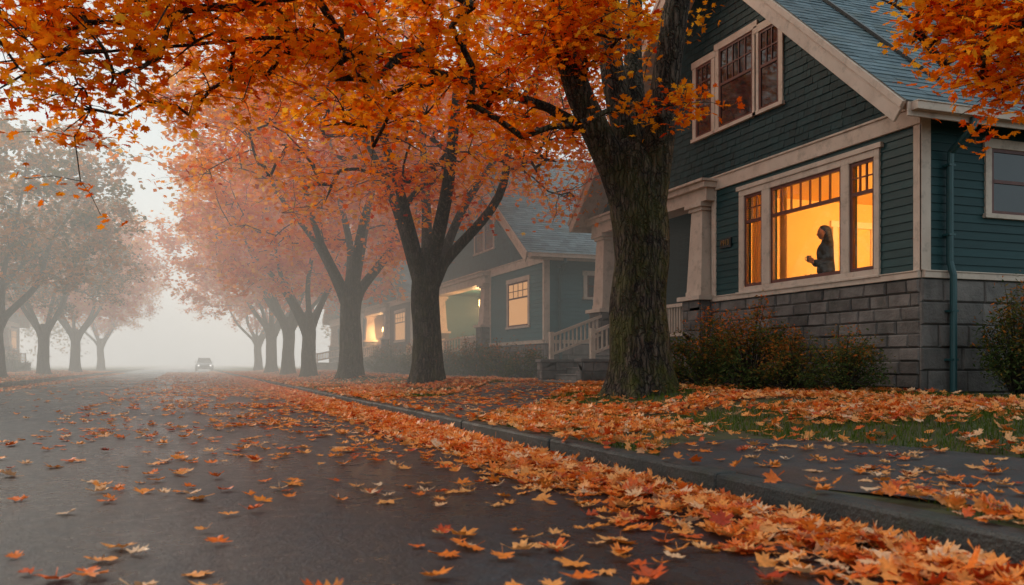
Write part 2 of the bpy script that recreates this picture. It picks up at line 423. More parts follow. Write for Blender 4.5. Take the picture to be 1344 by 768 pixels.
me = inst_mesh('grass', BLADE, np.stack([x, y, gz(x, y) - .005], -1), RNG.uniform(.04, .095, n), RNG.normal(0, .35, n), np.zeros(n), RNG.random(n), [M['grass']])
link(bpy.data.objects.new('grass', me))

# ------------------------------------------------------------------ trees
def densify(pts, rad, step):
    P, R = [], []
    pts = [Vector(p) for p in pts]
    for i in range(len(pts) - 1):
        k = max(1, int((pts[i + 1] - pts[i]).length / step))
        p0 = pts[max(i - 1, 0)]; p1 = pts[i]; p2 = pts[i + 1]; p3 = pts[min(i + 2, len(pts) - 1)]
        for j in range(k):
            t = j / k
            q = .5 * ((2 * p1) + (p2 - p0) * t + (2 * p0 - 5 * p1 + 4 * p2 - p3) * t * t + (3 * p1 - p0 - 3 * p2 + p3) * t ** 3)
            P.append(q); R.append(rad[i] * (1 - t) + rad[i + 1] * t)
    P.append(pts[-1]); R.append(rad[-1]); return P, R

def trunk_mesh(mb, pts, rad, n, rings, seed, ridge=.07):
    P, R = densify(pts, rad, (Vector(pts[-1]) - Vector(pts[0])).length / rings)
    b = len(mb.V)
    for i, p in enumerate(P):
        h = p.z - P[0].z
        fl = math.exp(-h / .26)
        for j in range(n):
            th = 2 * math.pi * j / n
            d = Vector((math.cos(th), math.sin(th), 0))
            r = R[i] * (1 + ridge * noise.noise(Vector((d.x * 2.4, d.y * 2.4, h * .7 + seed))) * 1.5 + ridge * .8 * noise.noise(Vector((d.x * 9, d.y * 9, h * 1.3 + seed))) + ridge * .5 * noise.noise(Vector((d.x * 22, d.y * 22, h * 3 + seed))))
            r *= 1 + fl * (.34 + .45 * noise.noise(Vector((d.x * 2.1, d.y * 2.1, seed * 2))))
            q = p + d * r
            mb.V.append((q.x, q.y, q.z))
    for i in range(len(P) - 1):
        for j in range(n):
            j2 = (j + 1) % n
            mb.F.append((b + i * n + j, b + i * n + j2, b + (i + 1) * n + j2, b + (i + 1) * n + j)); mb.M.append(0)

def make_tree(limbs, targets, root, rng, nsub=4, nleaf=12, lsize=(.05, .075), tmpl=L_MD, spread=.42, jit=.13, trunk=None, leafm=None, barkm=None, tside=28, rings=50, seed=1, pen=3.0):
    mb = MB()
    trunk_mesh(mb, trunk[0], trunk[1], tside, rings, seed)
    cap = 80000
    P = np.zeros((cap, 3)); rd = np.zeros(cap); par = np.full(cap, -1); fix = np.zeros(cap); tips = np.zeros(cap)
    n = 0; chains = []
    root = np.array(root)
    for pts, rr in limbs:
        pp, rr2 = densify(pts, rr, .3); ch = []
        for i, (p, r) in enumerate(zip(pp, rr2)):
            P[n] = p; rd[n] = np.linalg.norm(P[n] - root); par[n] = n - 1 if i else -1; fix[n] = r; ch.append(n); n += 1
        chains.append(ch)
    lp, lr = [], []
    for t in sorted(targets, key=lambda t: np.linalg.norm(np.array(t) - root)):
        t = np.array(t, float)
        rt = np.linalg.norm(t - root)
        d = np.linalg.norm(P[:n] - t, axis=1)
        i = int(np.argmin(d + np.where(rd[:n] < rt * .97, 0, pen))); p0 = P[i].copy(); L = np.linalg.norm(t - p0)
        k = max(2, int(L / .35)); ctrl = (p0 + t) / 2 + np.array([0, 0, .12 * L]) + rng.normal(0, .10 * L, 3)
        ch = [i]
        for j in range(1, k + 1):
            s = j / k
            q = (1 - s) ** 2 * p0 + 2 * s * (1 - s) * ctrl + s * s * t + (rng.normal(0, .03, 3) if j < k else 0)
            P[n] = q; rd[n] = np.linalg.norm(q - root); par[n] = ch[-1]; ch.append(n); n += 1
        tips[ch[-1]] += 1
        chains.append(ch)
        crnd = rng.uniform(-.24, .24)
        for s in range(nsub):
            i = ch[-1 - (s % min(3, len(ch) - 1))]
            base = P[i].copy()
            off = rng.normal(0, spread, 3) * np.array([1, 1, .6]); off[2] -= .06
            e = base + off
            mid = (base + e) / 2 + np.array([0, 0, .04])
            P[n] = mid; rd[n] = rd[i]; par[n] = i; P[n + 1] = e; rd[n + 1] = rd[i] + 50; par[n + 1] = n; tips[n + 1] = 1
            chains.append([i, n, n + 1]); n += 2
            m = nleaf + rng.integers(-3, 4)
            f = rng.uniform(.15, 1.1, (m, 1))
            q = base + (e - base) * f + rng.normal(0, jit, (m, 3)) * np.array([1, 1, .75]) - np.array([0, 0, .03])
            lp.append(q); lr.append(np.clip(.52 + crnd + rng.normal(0, .17, m), 0, 1))
    for i in range(n - 1, -1, -1):
        if par[i] >= 0: tips[par[i]] += tips[i]
    rr = .0034 * np.maximum(tips[:n], 1) ** .44
    rr = np.where(fix[:n] > 0, fix[:n], rr)
    for ch in chains:
        isl = fix[ch[-1]] > 0
        r = [float(rr[c]) for c in ch]
        if not isl: r[0] = min(r[0], r[1] * 1.25)
        sides = 14 if isl and r[0] > .08 else (6 if r[0] > .025 else 4)
        mb.tube([P[c] for c in ch], r, sides, cap=False)
    wood = bpy.data.meshes.new('trunk'); wood.from_pydata(mb.V, [], mb.F); wood.materials.append(barkm)
    wood.polygons.foreach_set('use_smooth', [True] * len(mb.F))
    lp = np.concatenate(lp); lr = np.concatenate(lr); m = len(lp)
    leaf = inst_mesh('leaves', tmpl, lp, rng.uniform(lsize[0], lsize[1], m), rng.normal(0, .75, m), rng.uniform(-.35, .1, m), lr, [leafm])
    return wood, leaf

def place_tree(meshes, loc, rot=0, sc=1, leafm=None):
    e = empty('maple_tree', loc, rot, sc)
    o = bpy.data.objects.new('trunk', meshes[0]); link(o, e)
    o = bpy.data.objects.new('leaves', meshes[1]); link(o, e)
    if leafm:
        o.material_slots[0].link = 'OBJECT'; o.material_slots[0].material = leafm
    return e

def crown(rng, n, c, r, zmin, holes=.0, inner=.45):
    out = []
    off = Vector(rng.uniform(0, 50, 3))
    while len(out) < n:
        d = rng.normal(0, 1, 3); d /= np.linalg.norm(d)
        rad = rng.uniform(inner ** 2, 1) ** .5
        bump_ = 1 + .25 * noise.noise(Vector(d * 2.2) + off)
        p = np.array(c) + d * rad * np.array(r) * bump_
        if p[2] < zmin + .5 * noise.noise(Vector(p * .6) + off): continue
        if noise.noise(Vector(p * .42) + off) < -.22 + holes: continue
        out.append(p)
    return out

def gen_limbs(rng, k, z0, h, spread, r0):
    L = []
    a0 = rng.uniform(0, 6)
    for i in range(k):
        a = a0 + 2 * math.pi * i / k + rng.uniform(-.35, .35)
        s = spread * rng.uniform(.65, 1.15); d = np.array([math.cos(a), math.sin(a)])
        w = lambda: rng.normal(0, .18, 2)
        zs = [z0 - .9, z0 - .1, z0 + h * .2, z0 + h * .45, z0 + h * .75, z0 + h * rng.uniform(.9, 1.1)]
        rs = [.03, .10, .36, .62, .88, 1.05]
        pts = []
        for j, (zz_, q) in enumerate(zip(zs, rs)):
            xy = d * s * q + (w() if j > 1 else 0)
            pts.append((xy[0], xy[1], zz_))
        r = r0 * rng.uniform(.7, 1.1)
        L.append((pts, [r, r * .95, r * .72, r * .5, r * .28, r * .1]))
    return L

T1 = np.array([5.77, 10.66, float(gz(5.77, 10.66)) - .12])
rg = np.random.default_rng(3)
RV = np.array([.9385, -.3453])
def lat(o, dep, z): return (RV[0] * o + .345 * dep, RV[1] * o + .94 * dep, z)
limbs1 = [
    ([lat(-.02, 0, 1.9), lat(-.12, 0, 2.5), lat(-.34, -.05, 3.1), lat(-.68, -.1, 3.75), lat(-.98, -.2, 4.5), lat(-1.25, -.4, 5.8), lat(-1.9, -.6, 8.3)], [.27, .26, .225, .19, .165, .13, .05]),
    ([lat(0, .05, 2.1), lat(-.04, .1, 2.9), lat(-.17, .2, 3.7), lat(-.36, .4, 4.8), lat(-.3, .8, 6.6), lat(-.2, 1.4, 9.0)], [.25, .23, .19, .16, .13, .05]),
    ([lat(.02, 0, 2.1), lat(.12, -.05, 2.8), lat(.25, -.1, 3.6), lat(.36, -.2, 4.6), lat(.62, -.4, 6.4), lat(1.0, -.6, 9.2)], [.28, .25, .21, .18, .14, .05]),
    ([lat(.0, .1, 2.6), lat(.02, .3, 3.6), lat(.0, .7, 4.8), lat(.2, 1.6, 6.5), lat(.6, 2.6, 8.2)], [.20, .16, .13, .1, .04]),
]
wl = [(5.05, 10.92, 3.95), (4.55, 11.0, 4.2), (3.16, 10.56, 4.30), (2.1, 10.1, 4.28), (1.04, 9.74, 4.25), (.04, 9.36, 3.92), (-.93, 8.87, 3.55), (-1.6, 8.6, 3.3)]
limbs1.append(([tuple(np.array(p) - T1) for p in wl], [.08, .062, .040, .030, .024, .018, .012, .006]))
wr = [(6.1, 10.5, 5.4), (6.5, 9.8, 6.6), (6.9, 8.6, 6.6), (7.2, 7.3, 5.5), (7.4, 6.4, 4.6), (7.6, 5.8, 4.0)]
limbs1.append(([tuple(np.array(p) - T1) for p in wr], [.10, .07, .05, .030, .016, .008]))
wu = [(4.9, 10.9, 5.4), (3.6, 9.8, 5.9), (2.2, 8.7, 5.8), (.8, 7.9, 5.2), (-.6, 7.4, 4.4), (-1.4, 7.1, 3.9)]
limbs1.append(([tuple(np.array(p) - T1) for p in wu], [.06, .045, .032, .022, .012, .006]))
tg = []
def along(wp, s):
    q = s * (len(wp) - 1); a = int(min(q, len(wp) - 2)); f = q - a
    return np.array(wp[a]) * (1 - f) + np.array(wp[a + 1]) * f
for i in range(235):
    dz = rg.uniform(-.25, 1.6) if rg.random() < .85 else rg.uniform(-.8, 0)
    tg.append(along(wl, rg.uniform(.12, 1)) + np.array([rg.normal(0, .35), rg.normal(0, .9), dz]))
for i in range(60):
    tg.append(along(wu, rg.uniform(.25, 1)) + np.array([rg.normal(0, .4), rg.normal(0, .5), rg.uniform(-.8, .8)]))
for i in range(80):
    tg.append(along(wr, rg.uniform(.62, 1)) + np.array([rg.normal(0, .35), rg.normal(0, .35), rg.uniform(-.85, .4)]))
for i in range(4):
    tg.append(np.array([6.05, 9.7, 4.1]) + rg.normal(0, .20, 3))
for i in range(24):
    tg.append(np.array([4.7, 10.3, 5.1]) + rg.normal(0, .45, 3) * np.array([1, 1, .5]))
tg = [t - T1 for t in tg]
tg += crown(rg, 80, (-.2, .3, 8.6), (5.0, 5.0, 3.2), 6.6)
t1m = make_tree(limbs1, tg, (0, 0, 2.6), rg, nsub=4, nleaf=13, lsize=(.048, .075), tmpl=L_HI, spread=.27, jit=.10,
                trunk=([(.02, 0, 0), (0, 0, .6), (-.03, 0, 1.3), (.02, 0, 1.9), (-.01, .02, 2.5), (-.06, .05, 3.15), (-.10, .08, 3.5)], [.45, .395, .37, .365, .385, .36, .18]),
                leafm=M['leafA'], barkm=M['bark'], tside=64, rings=110, seed=2, pen=.5)
place_tree(t1m, tuple(T1))

def std_tree(seed, nt_, tmpl, nleaf, ls, h=7.2, leafm=None, spr=3.8, zmin=4.0, rad=6.3):
    rg = np.random.default_rng(seed)
    lb = gen_limbs(rg, 6, 2.9, h, spr, .17)
    tg = crown(rg, nt_, (0, 0, 7.8), (rad, rad, 4.4), zmin)
    return make_tree(lb, tg, (0, 0, 2.9), rg, nsub=4, nleaf=nleaf, lsize=ls, tmpl=tmpl, spread=.40, jit=.19,
                     trunk=([(0, 0, 0), (.02, 0, 1), (-.03, .02, 2), (0, 0, 2.6), (0, 0, 3.2)], [.39, .335, .315, .33, .16]),
                     leafm=leafm, barkm=M['bark2'], tside=26, rings=34, seed=seed)
t2m = std_tree(21, 600, L_MD, 14, (.07, .105), leafm=M['leafA'])
t3m = std_tree(33, 480, L_LO, 14, (.105, .15), leafm=M['leafB'])
t4m = std_tree(47, 420, L_LO, 12, (.14, .20), leafm=M['leafB'])
for i, (tx, ty) in enumerate(TREES_R[1:]):
    ms = [t2m, t3m, t4m, t3m, t4m, t3m][i]
    place_tree(ms, (tx + (random.uniform(-.3, .3) if i > 1 else 0), ty, float(gz(tx, ty)) - .1), i * 1.3, 1.0 + (.08 * math.sin(i * 2.1) if i else 0))
for i, (tx, ty) in enumerate(TREES_L):
    place_tree([t4m, t3m, t4m, t3m][i], (tx, ty, .1), 2.1 * i + .6, [.95, .9, 1, .95][i], M['leafG'] if i in (0, 1) else None)
rg = np.random.default_rng(5); lp, lr = [], []; mb = MB()
for (tx, ty, h, r) in [(-15, 36, 12, 5), (-22, 58, 15, 6), (-17, 75, 12, 5), (-14, 105, 12, 5), (27, 30, 13, 6), (29, 46, 14, 6), (26, 62, 13, 6), (17, 95, 12, 6)]:
    cs = crown(rg, 100, (tx, ty, h * .58), (r, r, h * .44), 1.8)
    for c in cs:
        m = 36; lp.append(c + rg.normal(0, .55, (m, 3))); lr.append(np.clip(.25 + rg.normal(0, .2, m) + rg.uniform(-.2, .3), 0, 1))
    mb.tube([(tx, ty, 0), (tx + .1, ty, h * .4), (tx, ty, h * .8)], [.3, .22, .06], 8)
    for c in cs[::6]:
        mb.tube([(tx, ty, h * .3), ((tx + c[0]) / 2, (ty + c[1]) / 2, (h * .3 + c[2]) / 2 + .3), tuple(c)], [.09, .06, .02], 5)
lp = np.concatenate(lp); lr = np.concatenate(lr)
dt = empty('distant_trees')
link(bpy.data.objects.new('crowns', inst_mesh('crowns', L_LO, lp, rg.uniform(.15, .23, len(lp)), rg.normal(0, .9, len(lp)), np.zeros(len(lp)), lr, [M['leafG']])), dt)
mb.obj('trunks', M['bark2'], dt, smooth=True)

# ------------------------------------------------------------------ shrubs
def shrub(x, y, r, h, nl=3500, ls=(.022, .045), seed=0, sq=1.0, red=0.0):
    rg = np.random.default_rng(seed + 90); z0 = float(gz(x, y)) - .03 if x > 0 else .15
    e = empty('shrub', (x, y, z0)); mb = MB(); lp = []; lc = []
    nb = 80
    for i in range(nb):
        a = rg.uniform(0, 2 * np.pi); rr = r * math.sqrt(rg.uniform(.02, 1)); hh = h * math.sqrt(max(.05, 1 - (rr / r) ** 2)) * rg.uniform(.5, 1.22)
        tip = np.array([math.cos(a) * rr, math.sin(a) * rr * sq, max(.12, hh)])
        mid = tip * np.array([.45, .45, .6])
        mb.tube([(tip[0] * .1, tip[1] * .1, 0), tuple(mid), tuple(tip)], [.012, .008, .003], 4, cap=False)
        m = nl // nb; f = rg.uniform(.35, 1.05, (m, 1))
        lp.append(mid + (tip - mid) * f + rg.normal(0, .08, (m, 3))); lc.append(np.full(m, rg.uniform(-.15, .25)))
    lp = np.concatenate(lp); lc = np.concatenate(lc); kk = lp[:, 2] > .02; lp = lp[kk]; lc = lc[kk]; m = len(lp)
    rn = np.clip(.12 + red + .5 * (lp[:, 2] / h) + lc + rg.normal(0, .16, m), 0, 1)
    link(bpy.data.objects.new('foliage', inst_mesh('foliage', L_OV, lp, rg.uniform(ls[0], ls[1], m), rg.normal(0, .8, m), rg.uniform(-.2, .2, m), rn, [M['shrubleaf']])), e)
    mb.obj('stems', M['bark2'], e)
shrub(8.9, 13.9, .95, 1.25, 5200, (.030, .062), seed=1, red=.08); shrub(8.9, 12.6, .95, 1.35, 5600, (.030, .062), seed=2, red=.12); shrub(8.9, 11.5, .65, .9, 3200, (.028, .055), seed=3, red=.08)
shrub(8.9, 10.35, .68, .82, 4200, (.025, .05), seed=4); shrub(10.75, 9.05, .62, 1.45, 5500, (.028, .055), seed=5); shrub(11.9, 8.8, .7, 1.3, 4500, seed=6)
shrub(8.9, 15.3, .6, .8, 3000, seed=7, red=.1)
for i, (a, b_, r, h) in enumerate([(8.7, 24.5, .8, 1.1), (8.7, 26.3, .9, 1.2), (8.9, 28.2, .9, 1.25), (8.6, 30, .7, 1.0), (8.8, 22.8, .7, .9), (8.5, 34, .9, 1.2), (8.6, 38.5, 1, 1.3), (8.7, 42, 1, 1.3), (-9.5, 50, 1.2, 1.4), (-9.8, 60, 1.2, 1.5)]):
    shrub(a, b_, r, h, 2400, (.045, .075), seed=20 + i)

# ------------------------------------------------------------------ houses
def rects(u0, u1, v0, v1, holes):
    us = sorted({u0, u1} | {min(max(h[i], u0), u1) for h in holes for i in (0, 1)})
    vs = sorted({v0, v1} | {min(max(h[i], v0), v1) for h in holes for i in (2, 3)})
    out = []
    for i in range(len(us) - 1):
        for j in range(len(vs) - 1):
            cu, cv = (us[i] + us[i + 1]) / 2, (vs[j] + vs[j + 1]) / 2
            if us[i + 1] - us[i] < 1e-5 or vs[j + 1] - vs[j] < 1e-5: continue
            if any(h[0] < cu < h[1] and h[2] < cv < h[3] for h in holes): continue
            out.append((us[i], us[i + 1], vs[j], vs[j + 1]))
    return out
def mbox(mb, mp, u0, u1, v0, v1, o0, o1, m=0):
    mb.hexa([mp(u0, v0, o0), mp(u1, v0, o0), mp(u1, v0, o1), mp(u0, v0, o1), mp(u0, v1, o0), mp(u1, v1, o0), mp(u1, v1, o1), mp(u0, v1, o1)], m)
def spans(u0, u1, v0, v1, holes):
    iv = [(u0, u1)]
    for h in holes:
        if h[2] < v1 and h[3] > v0:
            nv = []
            for a, b_ in iv:
                if h[1] <= a or h[0] >= b_: nv.append((a, b_)); continue
                if h[0] > a: nv.append((a, h[0]))
                if h[1] < b_: nv.append((h[1], b_))
            iv = nv
    return [(a, b_) for a, b_ in iv if b_ - a > .02]
def siding(mb, mp, u0, u1, v0, v1, holes, row=.125, proud=.02):
    v = v0
    while v < v1 - .01:
        vt = min(v + row, v1)
        for a, b_ in spans(u0, u1, v + .03, vt - .03, holes):
            cuts = [a]
            while b_ - cuts[-1] > 4.2: cuts.append(cuts[-1] + random.uniform(2.2, 3.9))
            cuts.append(b_)
            for c0, c1 in zip(cuts, cuts[1:]):
                pr = proud + random.uniform(-.002, .002)
                mb.hexa([mp(c0, v, .001), mp(c1 - .002, v, .001), mp(c1 - .002, v, pr), mp(c0, v, pr), mp(c0, vt + .01, .0005), mp(c1 - .002, vt + .01, .0005), mp(c1 - .002, vt + .01, .004), mp(c0, vt + .01, .004)])
        v += row
def shingles(mb, mp, clip, v0, v1, holes, row=.13, w=(.1, .2), proud=.018):
    v = v0
    while v < v1 - .02:
        vt = min(v + row, v1); lo, hi = clip(vt)
        if hi - lo > .05:
            for a, b_ in spans(lo, hi, v + .03, vt - .03, holes):
                u = a - random.uniform(0, w[0])
                while u < b_:
                    wd = random.uniform(*w); c0 = max(u, a); c1 = min(u + wd, b_)
                    if c1 - c0 > .015:
                        pr = proud + random.uniform(-.004, .006); j = random.uniform(-.005, .005)
                        mb.hexa([mp(c0, v + j, .001), mp(c1 - .004, v + j, .001), mp(c1 - .004, v + j, pr), mp(c0, v + j, pr), mp(c0, vt + .02, .0005), mp(c1 - .004, vt + .02, .0005), mp(c1 - .004, vt + .02, .004), mp(c0, vt + .02, .004)])
                    u += wd
        v += row
def blocks(mb, mp, u0, u1, v0, v1, row=.2, w=(.35, .55), pr=(.02, .05)):
    nrow = max(1, round((v1 - v0) / row)); row = (v1 - v0) / nrow
    for k in range(nrow):
        v = v0 + k * row; u = u0 - random.uniform(0, w[0])
        while u < u1 - .03:
            wd = random.uniform(*w); c0 = max(u, u0) + .006; c1 = min(u + wd, u1) - .006
            if c1 - c0 > .04:
                p = random.uniform(*pr); i = .02; a, b_ = v + .006, v + row - .006
                mb.hexa([mp(c0, a, -.01), mp(c1, a, -.01), mp(c1, b_, -.01), mp(c0, b_, -.01), mp(c0, a, p * .5), mp(c1, a, p * .5), mp(c1, b_, p * .5), mp(c0, b_, p * .5)])
                j = lambda: random.uniform(-.012, .012)
                mb.hexa([mp(c0, a, p * .5), mp(c1, a, p * .5), mp(c1, b_, p * .5), mp(c0, b_, p * .5), mp(c0 + i, a + i, p + j()), mp(c1 - i, a + i, p + j()), mp(c1 - i, b_ - i, p + j()), mp(c0 + i, b_ - i, p + j())])
            u += wd

def window(tr, sa, gl, mp, u0, u1, v0, v1, cas=.12, split=None, cols=0, rows=2, gi=0, sill=True, sash=.05):
    mbox(tr, mp, u0 - cas, u0, v0, v1, 0, .045); mbox(tr, mp, u1, u1 + cas, v0, v1, 0, .045)
    mbox(tr, mp, u0 - cas - .03, u1 + cas + .03, v1, v1 + cas + .02, 0, .052)
    mbox(tr, mp, u0 - cas - .03, u1 + cas + .03, v0 - .07, v0, 0, .075 if sill else .05)
    for a in rects(u0, u1, v0, v1, [(u0 + sash, u1 - sash, v0 + sash, v1 - sash)]): mbox(sa, mp, *a, .002, .03)
    iu0, iu1, iv0, iv1 = u0 + sash, u1 - sash, v0 + sash, v1 - sash
    if split:
        sv = iv0 + (iv1 - iv0) * split
        mbox(sa, mp, iu0, iu1, sv - .025, sv + .025, .004, .034)
        if cols:
            for i in range(1, cols):
                c = iu0 + (iu1 - iu0) * i / cols; mbox(sa, mp, c - .012, c + .012, sv + .025, iv1, .006, .028)
            for i in range(1, rows):
                c = sv + (iv1 - sv) * i / rows; mbox(sa, mp, iu0, iu1, c - .012, c + .012, .007, .027)
    gl.face([mp(iu0, iv0, .012), mp(iu1, iv0, .012), mp(iu1, iv1, .012), mp(iu0, iv1, .012)], gi)

def lantern(par, x, y, z, power, ztop=None):
    mb = MB(); mb.box(-.07, .07, -.07, .07, .15, .17); mb.frust(0, 0, .17, .25, .09, .02)
    mb.box(-.06, .06, -.06, .06, -.13, -.115)
    for a in (-.056, .056):
        for c in (-.056, .056): mb.box(a - .007, a + .007, c - .007, c + .007, -.115, .15)
    mb.tube([(0, 0, .25), (0, 0, (ztop - z) if ztop else .4)], [.01, .01], 6)
    e = bpy.data.objects.new('porch_lantern', None); link(e, par); e.location = (x, y, z)
    mb.obj('frame', M['black'], e)
    m2 = MB(); m2.frust(0, 0, -.105, .14, .050, .046); m2.obj('bulb', M['lampglow'], e)
    ld = bpy.data.lights.new('lantern_light', 'POINT'); ld.energy = power; ld.color = (1, .55, .22); ld.shadow_soft_size = .08
    lo = bpy.data.objects.new('lantern_light', ld); link(lo, e); lo.location = (0, 0, -.22)

def craftsman(loc, rotz, W, D, zf, zb, ztop, slope, sid, shi, p0, p1, wins_f, wins_s, wins_g, pz=1.25, steps=(7.7, 9.7), big=False, lamp=None, cols=None, warm=False):
    H = empty('craftsman_house', loc, rotz)
    oh, ro = .44, .7
    fr = lambda u, v, o: (-o, u, v)
    sd = lambda u, v, o: (u, -o, v)
    fs = lambda u, v, o: (u, W + o, v)
    bk = lambda u, v, o: (D + o, u, v)
    def pw(u, v, o): return (2.2 - o, u, v)
    zr = lambda y: ztop + slope * (min(y, W - y) + oh)
    zs = zr(0) - .25
    tr, sa, gl, si, sh, wl_, st, mo, rf = [MB() for _ in range(9)]
    holes = [(.89, 1.43, 2.2, 3.92), (1.62, 3.46, 2.2, 3.92), (3.70, 4.25, 2.2, 3.92)] if big else []
    for a in rects(0, p0, 0, zb + .1, holes): mbox(wl_, fr, *a, -.12, 0)
    mbox(wl_, sd, .12, D, 0, zs, -.12, 0); mbox(wl_, fs, 0, D, 0, zs, -.12, 0); mbox(wl_, bk, .12, W - .12, 0, zs, -.12, 0)
    ap = W / 2
    for xx in (-.001, D + .001):
        wl_.face([(xx, 0, zb), (xx, W, zb), (xx, W, zr(0) - .2), (xx, ap, zr(ap) - .2), (xx, 0, zr(0) - .2)])
    if p0 < p1:
        mbox(wl_, pw, p0, p1, 0, zb, -.12, 0)
        wl_.box(.0, 2.2, p0 - .13, p0 - .005, 0, zb)
        wl_.box(.3, 2.2, p0, p1, zb - .12, zb - .06)
        fl = MB()
        for i in range(18):
            fl.box(-.12 + i * .13, -.12 + i * .13 + .125, p0, p1, pz - .06, pz)
        fl.obj('porch_floor', M['floorb'], H)
    wl_.obj('walls', sid, H)
    hf = [(w[0] - .1, w[1] + .1, w[2] - .05, w[3] + .1) for w in wins_f]
    if big: hf.append((.80, 4.40, 2.1, 4.04))
    siding(si, fr, .10, p0, zf, zb, hf)
    hs = [(w[0] - .1, w[1] + .1, w[2] - .05, w[3] + .1) for w in wins_s]
    siding(si, sd, .10, D, zf, zs, hs)
    siding(si, fs, .10, D, zf, zs, [])
    if p0 < p1: siding(si, pw, p0, p1, pz, zb - .1, [(p0 + 1.0, p0 + 2.2, pz, pz + 2.3), (p0 + 2.9, p0 + 4.3, pz + .7, pz + 2.2)])
    hg = [(w[0] - .1, w[1] + .1, w[2] - .05, w[3] + .1) for w in wins_g]
    def clip(v):
        lo = max(.0, (v + .26 - ztop) / slope - oh); return lo, W - lo
    shingles(sh, fr, clip, zb + .24, zr(ap) - .3, hg)
    mbox(tr, fr, -.03, W + .03, zb, zb + .24, 0, .055)
    mbox(tr, fr, -.035, W + .035, zb + .24, zb + .275, 0, .08)
    mbox(tr, fr, 0, p0, zf - .09, zf, 0, .07); mbox(tr, fr, -.0, p0, zf, zf + .02, 0, .085)
    mbox(tr, sd, -.0, D, zf - .09, zf, 0, .072); mbox(tr, sd, -.0, D, zf, zf + .02, 0, .087)
    mbox(tr, fr, -.035, .12, zf + .02, zb, .001, .035); mbox(tr, sd, -.035, .14, zf + .02, zs, .001, .038)
    if p0 < p1: mbox(tr, fr, p0 - .14, p0 + .01, zf + .02, zb, .001, .036)
    for (mp, ws) in ((fr, wins_f), (sd, wins_s), (fr, wins_g)):
        for w in ws:
            window(tr, sa, gl, mp, w[0], w[1], w[2], w[3], split=w[4], cols=w[5], gi=w[6])
    L = math.hypot(W / 2 + oh, slope * (W / 2 + oh)); cs, sn = (W / 2 + oh) / L, slope * (W / 2 + oh) / L
    near = lambda u, v, o: (u, -oh + v * cs - o * sn, ztop + v * sn + o * cs)
    far = lambda u, v, o: (u, W + oh - v * cs + o * sn, ztop + v * sn + o * cs)
    rs = MB()
    for mp in (near, far):
        mbox(rs, mp, -ro, D + .4, 0, L, -.14, -.001)
        shingles(rf, mp, lambda v: (-ro - .03, D + .43), -.03, L - .02, [], row=.15, w=(.18, .34), proud=.014)
        mbox(tr, mp, -ro - .045, -ro - .001, -.02, L, -.32, -.012)
        mbox(tr, mp, -ro - .07, -ro - .045, -.02, L, -.11, -.010)
        mbox(tr, mp, D + .4, D + .44, 0, L, -.3, -.012)
    for s_ in (0, 1):
        y0 = -oh - .03 if s_ == 0 else W + oh - .0; y1 = y0 + .03
        tr.box(-ro, D + .4, y0, y1, ztop - .22, ztop - .03)
        ya, yb = (y0 - .12, y0 - .001) if s_ == 0 else (y1 + .001, y1 + .12)
        tr.box(-ro + .05, D + .4, ya, yb, ztop - .15, ztop - .045)
        tr.box(-ro + .05, D + .4, ya - .015, yb, ztop - .045, ztop - .028)
    rs.obj('roof_deck', M['trim'], H)
    rf.tube([(-ro - .03, ap, zr(ap) + .03), (D + .43, ap, zr(ap) + .03)], [.07, .07], 8)
    rf.obj('roof', M['roof'], H)
    mbox(mo, fr, 0, p0, 0, zf - .1, .0005, .012); mbox(mo, sd, -.01, D, 0, zf - .1, .0005, .012)
    blocks(st, fr, 0, p0, 0, zf - .1, .2, (.34, .56), (.03, .06)); blocks(st, sd, -.03, D, 0, zf - .1, .31, (.5, .85), (.03, .065))
    if p0 < p1:
        mbox(mo, fr, p0, p1, 0, pz - .08, .0, .012); blocks(st, fr, p0, p1, 0, pz - .08, .2, (.34, .56), (.03, .06))
        for cy in (cols or (p0 + .3, p1 - .25)):
            for mp, a, b_ in ((lambda u, v, o: (-.30 - o, u, v), cy - .34, cy + .34), (lambda u, v, o: (u, cy - .34 - o, v), -.30, .36), (lambda u, v, o: (u, cy + .34 + o, v), -.30, .36)):
                mbox(mo, mp, a + .005, b_ - .005, 0, 2.03, -.1, .004); blocks(st, mp, a, b_, 0, 2.03, .2, (.3, .4), (.01, .03))
            tr.box(-.39, .42, cy - .42, cy + .42, 2.032, 2.12)
            tr.frust(.03, cy, 2.12, zb - .36, .28, .205); tr.box(-.26, .32, cy - .29, cy + .29, 2.12, 2.22)
            tr.box(-.22, .28, cy - .25, cy + .25, zb - .36, zb - .29); tr.box(-.28, .34, cy - .31, cy + .31, zb - .29, zb - .20)
        tr.box(-.24, .26, p0 - .12, p1 + .12, zb - .20, zb + .05); tr.box(-.34, .30, p0 - .2, p1 + .2, zb + .05, zb + .16)
        tr.box(-.42, .30, p0 - .25, p1 + .25, zb + .16, zb + .21)
        dr = MB(); d0 = p0 + 1.1; d1 = p0 + 2.1
        mbox(dr, pw, d0, d1, pz, pz + 2.1, .0, .05); mbox(dr, pw, d0 + .12, d1 - .12, pz + .2, pz + 1.0, .05, .065)
        for i in range(3): mbox(dr, pw, d0 + .14 + i * .25, d0 + .34 + i * .25, pz + 1.45, pz + 1.95, .05, .06)
        dr.obj('front_door', M['doorwood'], H, bevel=.006)
        mbox(tr, pw, d0 - .14, d0, pz, pz + 2.1, 0, .06); mbox(tr, pw, d1, d1 + .14, pz, pz + 2.1, 0, .06); mbox(tr, pw, d0 - .16, d1 + .16, pz + 2.1, pz + 2.26, 0, .07)
        window(tr, sa, gl, pw, p0 + 3.0, p0 + 4.2, pz + .8, pz + 2.1, split=.7, cols=4, gi=1 if warm else 0)
        rl = MB(); ya, yb = p0 + .66, steps[0] - .08
